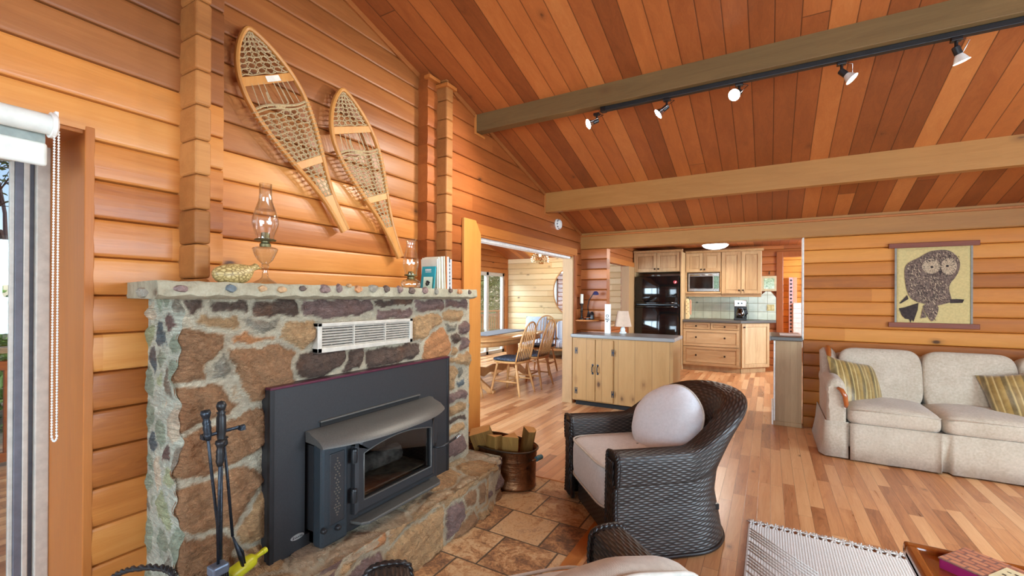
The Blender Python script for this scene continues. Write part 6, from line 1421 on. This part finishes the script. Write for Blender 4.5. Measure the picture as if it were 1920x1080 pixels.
# hall: patterned hanging and a white panel seen through the doorway
th = thing('hall_hanging', 'narrow pink hanging with dark dots on the hall wall beyond the kitchen', 'hanging', (at_y(1487, 560, 10.8).x, 10.85, 0))
zt_ = at_y(1487, 520, 10.8).z
MB().bx(-.07, .0, -.01, .0, .35, zt_).build('dotted_strip', flat('mauve_strip', srgb(196, 170, 178), .8), th); MB().bx(.0, .07, -.012, .002, .35, zt_).build('pink_strip', flat('pink_strip', srgb(206, 150, 116), .8), th)
for k in range(18): MB().box((-.035, -.0112, zt_-.06-k*.075), (.034, .002, .034), rot('Y', .78)).build('dot', M['iron'], th)
hp_ = thing('slatted_board', 'white slatted panel low on the hall wall beyond the kitchen doorway', 'panel', (at_y(1503, 600, 10.7).x+.12, 10.83, 0)); zt_ = at_y(1500, 568, 10.7).z
mb = MB()
k = .3
while k < zt_: mb.bx(-.26, .3, -.02, 0, k, min(zt_, k+.096)); k += .1
mb.build('slats', M['white_paint'], hp_, .004)

# ---------------------------------------------------------------- dining room
M['maple'] = wood('pale_oak_furniture', 'Z', [(166, 122, 80), (200, 158, 112), (222, 186, 142)], var=.15, contrast=.5, rough=.42)
M['navy'] = G('navy_seat_pad')
g = M['navy']; tc, c = g.xyz(); M['navy'] = g.done(g.ramp(g.noise(tc, 40, 3, .6, .8), [(.4, srgb(44, 50, 62)), (.55, srgb(70, 78, 94)), (.68, srgb(120, 126, 136))]), .85)
def windsor(label):
    r = thing('windsor_chair', label, 'chair', (0, 0, 0), 0, 'windsor chairs round the dining table')
    mb = MB(); N = 28; rows = []
    for sc, z in ((.90, .42), (.985, .428), (1.0, .44), (.97, .452), (.5, .445), (.02, .442)):
        rows.append([(.235*sc*math.copysign(abs(math.cos(a))**.7, math.cos(a)), .225*sc*math.copysign(abs(math.sin(a))**.75, math.sin(a)), z) for a in [2*PI*k/N for k in range(N)]])
    mb.grid(rows, cv=True); mb.f.append(tuple(range(N))); mb.m.append(0); mb.build('seat', M['maple'], r, smooth='auto')
    legs = []
    for sx in (-1, 1):
        for sy in (-1, 1):
            a, b = Vector((sx*.15, sy*.14, .43)), Vector((sx*.215, sy*(.21 if sy < 0 else .235), 0)); legs.append((a, b))
            MB().tube([a.lerp(b, t) for t in (0, .12, .2, .35, .45, .5, .72, .9, 1)], [.013, .016, .013, .020, .021, .014, .018, .013, .010], 10).build('leg', M['maple'], r, smooth=True)
    f = [a.lerp(b, .58) for a, b in legs]
    for a, b in ((f[0], f[1]), (f[2], f[3])): MB().tube([a, a.lerp(b, .5), b], [.008, .013, .008], 8).build('stretcher', M['maple'], r, smooth=True)
    MB().tube([f[0].lerp(f[1], .5), (f[0].lerp(f[1], .5)+f[2].lerp(f[3], .5))/2, f[2].lerp(f[3], .5)], [.008, .013, .008], 8).build('stretcher', M['maple'], r, smooth=True)
    # back hoop, leaning backwards (+y)
    def hoop(t): x = -.20*math.cos(PI*t)*(1+.06*math.sin(PI*t)); h = math.sin(PI*t)**.55; z = .44+.53*h; return Vector((x*(1.0+.10*h*0), .165+.04*h+.10*h, z))
    MB().tube([hoop(k/32) for k in range(33)], .0115, 8).build('back_hoop', M['maple'], r, smooth=True)
    for k in range(7):
        x0 = -.145+.29*k/6; xt = x0*1.12; t = math.acos(max(-1, min(1, -xt/.206)))/PI; tp_ = hoop(t); b0 = Vector((x0, .175, .445))
        MB().tube([b0, b0.lerp(tp_, .35), b0.lerp(tp_, .6), tp_], [.006, .0085, .007, .005], 6).build('spindle', M['maple'], r, smooth=True)
    m_ = puffy(.40, .38, .045); m_.v = [(x, y-.01, z+.472) for x, y, z in m_.v]; m_.build('seat_pad', M['navy'], r, smooth=True)
    return r
CH_ = [((-3.03, 5.27, 0), -PI/2, 'windsor chair nearest the dining opening, drawn out from the table side'), ((-3.02, 5.86, 0), -PI/2+.05, 'windsor chair behind the nearest one on the same side of the dining table'),
       ((-3.42, 6.95, 0), R(6), 'windsor chair at the far end of the dining table in front of the bench'), ((-4.42, 5.85, 0), PI/2, 'windsor chair on the window side of the dining table'), ((-3.42, 4.60, 0), PI+R(-4), 'windsor chair at the near end of the dining table, mostly hidden by the casing')]
w0_ = windsor(CH_[0][2])
for i, (l_, a_, lab) in enumerate(CH_):
    c_ = w0_ if i == 0 else copy_tree(w0_); c_.location = l_; c_.rotation_euler = (0, 0, a_); c_['label'] = lab
dt = thing('dining_table', 'pale oak double pedestal dining table with glossy top and rounded ends', 'table', (-3.62, 5.72, 0), R(4))
def oval(hw, hl, z, e=.55, N=48): return [(hw*math.copysign(abs(math.cos(a))**e, math.cos(a)), hl*math.copysign(abs(math.sin(a))**e, math.sin(a)), z) for a in [2*PI*k/N for k in range(N)]]
M['maple_top'] = wood('glossy_oak_top', 'Y', [(176, 134, 92), (206, 168, 124), (222, 190, 150)], rough=.12, var=.1, contrast=.4, coat=.6)
mb = MB(); mb.grid([oval(.02, .02, .712), oval(.545, 1.045, .712), oval(.56, 1.06, .72), oval(.56, 1.06, .738), oval(.545, 1.045, .75), oval(.02, .02, .75)], cv=True); mb.build('tabletop', M['maple_top'], dt, smooth='auto')
mb = MB(); mb.grid([oval(.50, 1.0, .64), oval(.50, 1.0, .712)], cv=True); o_ = mb.build('apron', M['maple'], dt, smooth='auto'); md = o_.modifiers.new('t', 'SOLIDIFY'); md.thickness = .02
for sy in (-1, 1):
    y = sy*.66; pd = MB().lathe([(.11, .64), (.11, .60), (.085, .57), (.095, .50), (.10, .42), (.095, .30), (.075, .25), (.10, .22), (.10, .16)], (0, y, 0), 24).build('pedestal', M['maple'], dt, smooth='auto')
    for sx in (-1, 1):
        MB().prism([(sx*.04, y-.028, .24), (sx*.04, y-.028, .14), (sx*.16, y-.028, .075), (sx*.27, y-.028, .02), (sx*.27, y-.028, 0), (sx*.37, y-.028, 0), (sx*.385, y-.028, .03), (sx*.33, y-.028, .06), (sx*.20, y-.028, .15), (sx*.11, y-.028, .23)], (0, .056, 0)).build('foot', M['maple'], pd, .008)
mb = MB(); pr = [(-.60, .16), (-.45, .19), (-.30, .145), (-.12, .19), (0, .165), (.12, .19), (.30, .145), (.45, .19), (.60, .16), (.60, .27), (.4, .30), (.2, .265), (0, .29), (-.2, .265), (-.4, .30), (-.6, .27)]
mb.prism([(-.018, y, z) for y, z in pr], (.036, 0, 0)); mb.build('scalloped_stretcher', M['maple'], dt, .004)
rn = thing('table_runner', 'dark grey cloth runner lying along the dining table', 'cloth', (-3.66, 5.85, .7515), R(4)); MB().bx(-.20, .20, -.62, .72, 0, .006).build('cloth', fabric('slate_cloth', (74, 80, 92), (104, 110, 122), 800), rn, .002)
# cushioned bench against the pine wall
g = G('blue_ticking'); tc, c = g.xyz(); f = g.m('FRACT', g.m('MULTIPLY', c['X'], 11.)); M['ticking'] = g.done(g.ramp(f, [(0, srgb(222, 226, 232)), (.22, srgb(222, 226, 232)), (.26, srgb(104, 120, 152)), (.42, srgb(104, 120, 152)), (.46, srgb(214, 220, 228)), (.62, srgb(214, 220, 228)), (.66, srgb(150, 162, 186)), (.74, srgb(150, 162, 186)), (.78, srgb(222, 226, 232))]), .85)
bn = thing('dining_bench', 'cream bench with blue striped cushions against the pale pine wall', 'bench', (-3.75, 8.9, 0)); o = Vector(bn.location)
bb_(o, -4.75, -2.72, 8.62, 9.2, .17, .22).build('seat_board', M['maple'], bn, .004)
for x in (-4.70, -3.75, -2.80): bb_(o, x-.03, x+.03, 8.66, 9.16, 0, .17).build('bench_foot', M['alu_dark'], bn, .004)
bb_(o, -4.72, -2.75, 9.14, 9.2, .22, .80).build('back_board', M['maple'], bn, .004)
for k in range(3):
    m_ = puffy(.66, .56, .16); m_.v = [(x-4.40+k*.665-o.x, y+8.90-o.y, z+.30) for x, y, z in m_.v]; m_.build('seat_cushion', M['ticking'], bn, smooth=True)
    m_ = puffy(.65, .15, .42); m_.v = [(x-4.40+k*.665-o.x, y+9.05-o.y, z+.58) for x, y, z in m_.v]; m_.build('back_cushion', M['ticking'], bn, smooth=True)
bp = thing('blue_pillow', 'pale blue square pillow leaning at the window end of the striped bench', 'pillow', (-4.50, 8.88, .635)); bp.rotation_euler = (R(74), 0, R(14))
mb = MB()
for sgn in (1, -1): mb.grid([[(u*.24, v*.24, sgn*.07*((1-u*u)*(1-v*v))**.45) for v in np.linspace(-1, 1, 15)] for u in np.linspace(-1, 1, 15)])
mb.build('cover', flat('pale_blue', srgb(190, 206, 222), .8, var=.06), bp, smooth=True)
mi = thing('oval_mirror', 'tall oval mirror in a thin wood frame on the pine wall', 'mirror', (-3.86, 9.222, 1.43))
M['mirror'] = flat('mirror_glass', srgb(232, 236, 238), .02, 1., var=0)
ov_ = lambda a, b, y: [(a*math.cos(q), y, b*math.sin(q)) for q in [2*PI*k/56 for k in range(56)]]
MB().prism(ov_(.36, .50, -.006), (0, .008, 0)).build('glass', M['mirror'], mi); MB().tube(ov_(.37, .51, -.006), .016, 8, closed=True).build('frame', M['maple'], mi, smooth=True)
cl_ = thing('crystal_ceiling_light', 'basket-shaped crystal ceiling light near the pine wall', 'ceiling light', (-4.28, 8.62, dceil(8.62)-.005))
MB().lathe([(.06, .0), (.06, -.03), (.02, -.05), (.02, -.09)], n=20).build('canopy', M['white_paint'], cl_, smooth='auto')
mb = MB()
for ring in range(7):
    t = ring/6; rad = .06+.13*math.sin(t*PI*.62)+.005; z = -.09-.22*t
    for k in range(int(10+ring*3)):
        a = 2*PI*(k+.5*(ring % 2))/int(10+ring*3); mb.lathe([(0, -.017), (.013, 0), (0, .017)], (rad*math.cos(a), rad*math.sin(a), z), 5)
tag(mb.build('crystal_beads', glass_pane('crystal', (.95, .90, .80), .25, .05, 1.5), cl_), kind='stuff')
mb = MB()
for z, rad in ((-.10, .07), (-.19, .185), (-.30, .16)): mb.tube([(rad*math.cos(q), rad*math.sin(q), z) for q in [2*PI*k/28 for k in range(28)]], .005, 6, closed=True)
for z, rad in ((-.10, .07), (-.19, .185), (-.30, .16)): MB().tube([(rad*math.cos(q), rad*math.sin(q), z) for q in [2*PI*k/28 for k in range(28)]], .005, 6, closed=True).build('hoop', M['brass_old'], cl_, smooth=True)
MB().lathe([(0, -.13), (.025, -.15), (.03, -.18), (0, -.215)], n=12).build('bulb', emit('warm_bulb', (1, .86, .6, 1), 9), cl_, smooth=True)
lamp('POINT', 'crystal_light', (-4.28, 8.62, dceil(8.62)-.40), 9, (1, .86, .64), shadow_soft_size=.1)

# ---------------------------------------------------------------- outside
struct('ground_lawn', B(-40, 30, -30, 45, -1.05, -1.0), flat('lawn', srgb(104, 116, 66), .95, var=.2, scale=3), 0)
M['deckw'] = wood('weathered_deck', 'Y', [(128, 112, 96), (160, 146, 128), (182, 170, 152)], ('X', .14, 0, 9.), var=.4, gap=.008, rough=.8)
struct('deck', MB().bx(-5.2, -2.5, -4, 2.2, -.16, -.04).bx(-8.2, -5.62, -4, 16.5, -.16, -.04), M['deckw'], 0)
M['railw'] = wood('deck_rail_wood', 'Y', [(150, 84, 48), (178, 112, 66), (196, 136, 88)], rough=.7)
def railing(label, x, y0, y1, top, mat):
    r = thing('deck_railing', label, 'railing', (x, (y0+y1)/2, -.04), 0, 'deck railings outside'); c = (y0+y1)/2
    MB().bx(-.07, .07, y0-c, y1-c, top, top+.045).build('top_rail', mat, r, .006)
    for k in range(int((y1-y0)/1.6)+1): MB().bx(-.045, .045, y0-c+k*1.6, y0-c+k*1.6+.09, 0, top).build('post', mat, r, .004)
    MB().bx(-.02, .02, y0-c, y1-c, top-.13, top-.06).build('mid_rail', M['railw'], r, .004); MB().bx(-.02, .02, y0-c, y1-c, .08, .15).build('bottom_rail', M['railw'], r, .004)
    n = int((y1-y0)/.13)
    for k in range(n+1): y = y0+(y1-y0)*k/n-c; MB().bx(-.018, .018, y-.018, y+.018, .10, top-.06).build('baluster', M['railw'], r)
railing('weathered deck railing outside the glass door by the fireplace', -5.0, -1.2, 2.2, .90, M['deckw'])
railing('orange-brown deck railing outside the dining room slider', -7.9, 9.5, 16.0, .86, M['railw'])
def bush(name, label, loc, size, n, cols, leaf=.06, trunk=True, group=None, seed=0):
    r = thing(name, label, 'tree' if 'tree' in name else 'shrub', loc, 0, group); q = random.Random(seed)
    g = G('leaves_%d' % seed); rnd, _ = g.white(g.n('VectorMath', {0: g.n('NewGeometry').outputs['Position'], 1: (9, 9, 9)}, operation='MULTIPLY').outputs[0])
    col = g.ramp(g.noise(g.n('NewGeometry').outputs['Position'], 5, 3), [(.3, srgb(*cols[0])), (.5, srgb(*cols[1])), (.7, srgb(*cols[2]))]); m = g.done(col, .6, **{'Transmission Weight': 0.})
    mb = MB()
    for k in range(n):
        while True:
            v = Vector((q.uniform(-1, 1), q.uniform(-1, 1), q.uniform(-1, 1)))
            if .2 < v.length < 1+.18*math.sin(v.x*5+seed)+.15*math.sin(v.z*7): break
        c = Vector((v.x*size[0], v.y*size[1], size[2]*(1+v.z)*.5+.25)); a = Matrix.Rotation(q.uniform(0, 6.3), 3, 'Z') @ Matrix.Rotation(q.uniform(-1, 1), 3, 'X') @ Matrix.Rotation(q.uniform(-1, 1), 3, 'Y')
        L, w = leaf*q.uniform(.7, 1.3), leaf*.45
        mb.add([c+a @ Vector(p) for p in ((0, -L, 0), (w, 0, .01), (0, L, 0), (-w, 0, .01))], [(0, 1, 2, 3)])
    tag(mb.build('foliage', m, r, fix=False), kind='stuff')
    if trunk:
        mb = MB(); mb.tube([(0, 0, -.02), (.02, .01, size[2]*.5), (0, .03, size[2]*.8)], [.05, .035, .015], 8)
        for k in range(6): a = k*1.05; mb.tube([(.015, .01, size[2]*(.25+.08*k)), (size[0]*.5*math.cos(a), size[1]*.5*math.sin(a), size[2]*(.45+.08*k))], [.02, .006], 6)
        mb.build('trunk', flat('bark_%d' % seed, srgb(92, 78, 66), .9), r, smooth=True)
    return r
GR = [(58, 92, 34), (104, 146, 58), (160, 192, 98)]
bush('garden_shrub', 'tall bright green shrub behind the right pane of the dining slider', (-10.2, 17.2, -1), (1.6, 1.6, 5.4), 5200, GR, .11, seed=3, group='shrubs outside the dining room')
bush('garden_shrub', 'bright green shrub behind the left pane of the dining slider', (-10.0, 13.2, -1), (1.4, 1.4, 5.0), 4600, GR, .11, seed=4, group='shrubs outside the dining room')
bush('garden_shrub', 'low green shrub beyond the weathered deck railing', (-7.2, 1.6, -1), (1.0, 1.0, 2.1), 2200, GR, .07, seed=5)
# bare-branched tree against the sky beside the fireplace door
bt_ = thing('bare_tree', 'thin-branched tree with few leaves against the blue sky outside the glass door', 'tree', (-9.0, 2.35, -1)); mb = MB(); q = random.Random(9); lf = MB()
def branch(p, d, L, r_, dep):
    e = p+d*L; mb.tube([p, p.lerp(e, .5)+Vector((q.uniform(-.04, .04), q.uniform(-.04, .04), 0))*L, e], [r_, r_*.8, r_*.6], 6)
    if dep == 0:
        for k in range(3):
            c = p.lerp(e, q.uniform(.3, 1)); a = Vector((q.uniform(-1, 1), q.uniform(-1, 1), q.uniform(-1, 1))).normalized()*.07; b_ = a.cross(Vector((0, 0, 1)))*.5; lf.add([c, c+a*.5+b_, c+a, c+a*.5-b_], [(0, 1, 2, 3)])
        return
    for k in range(3 if dep > 1 else 4):
        v = (d+Vector((q.uniform(-.9, .9), q.uniform(-.9, .9), q.uniform(-.35, .6)))).normalized(); branch(p.lerp(e, q.uniform(.5, 1)), v, L*.68, r_*.55, dep-1)
branch(Vector((0, 0, 0)), Vector((.05, -.1, 1)).normalized(), 2.2, .09, 5)
mb.build('branches', flat('dark_bark', srgb(84, 76, 76), .9), bt_, fix=False); tag(lf.build('leaves', flat('olive_leaf', srgb(92, 112, 70), .7), bt_, fix=False), kind='stuff')
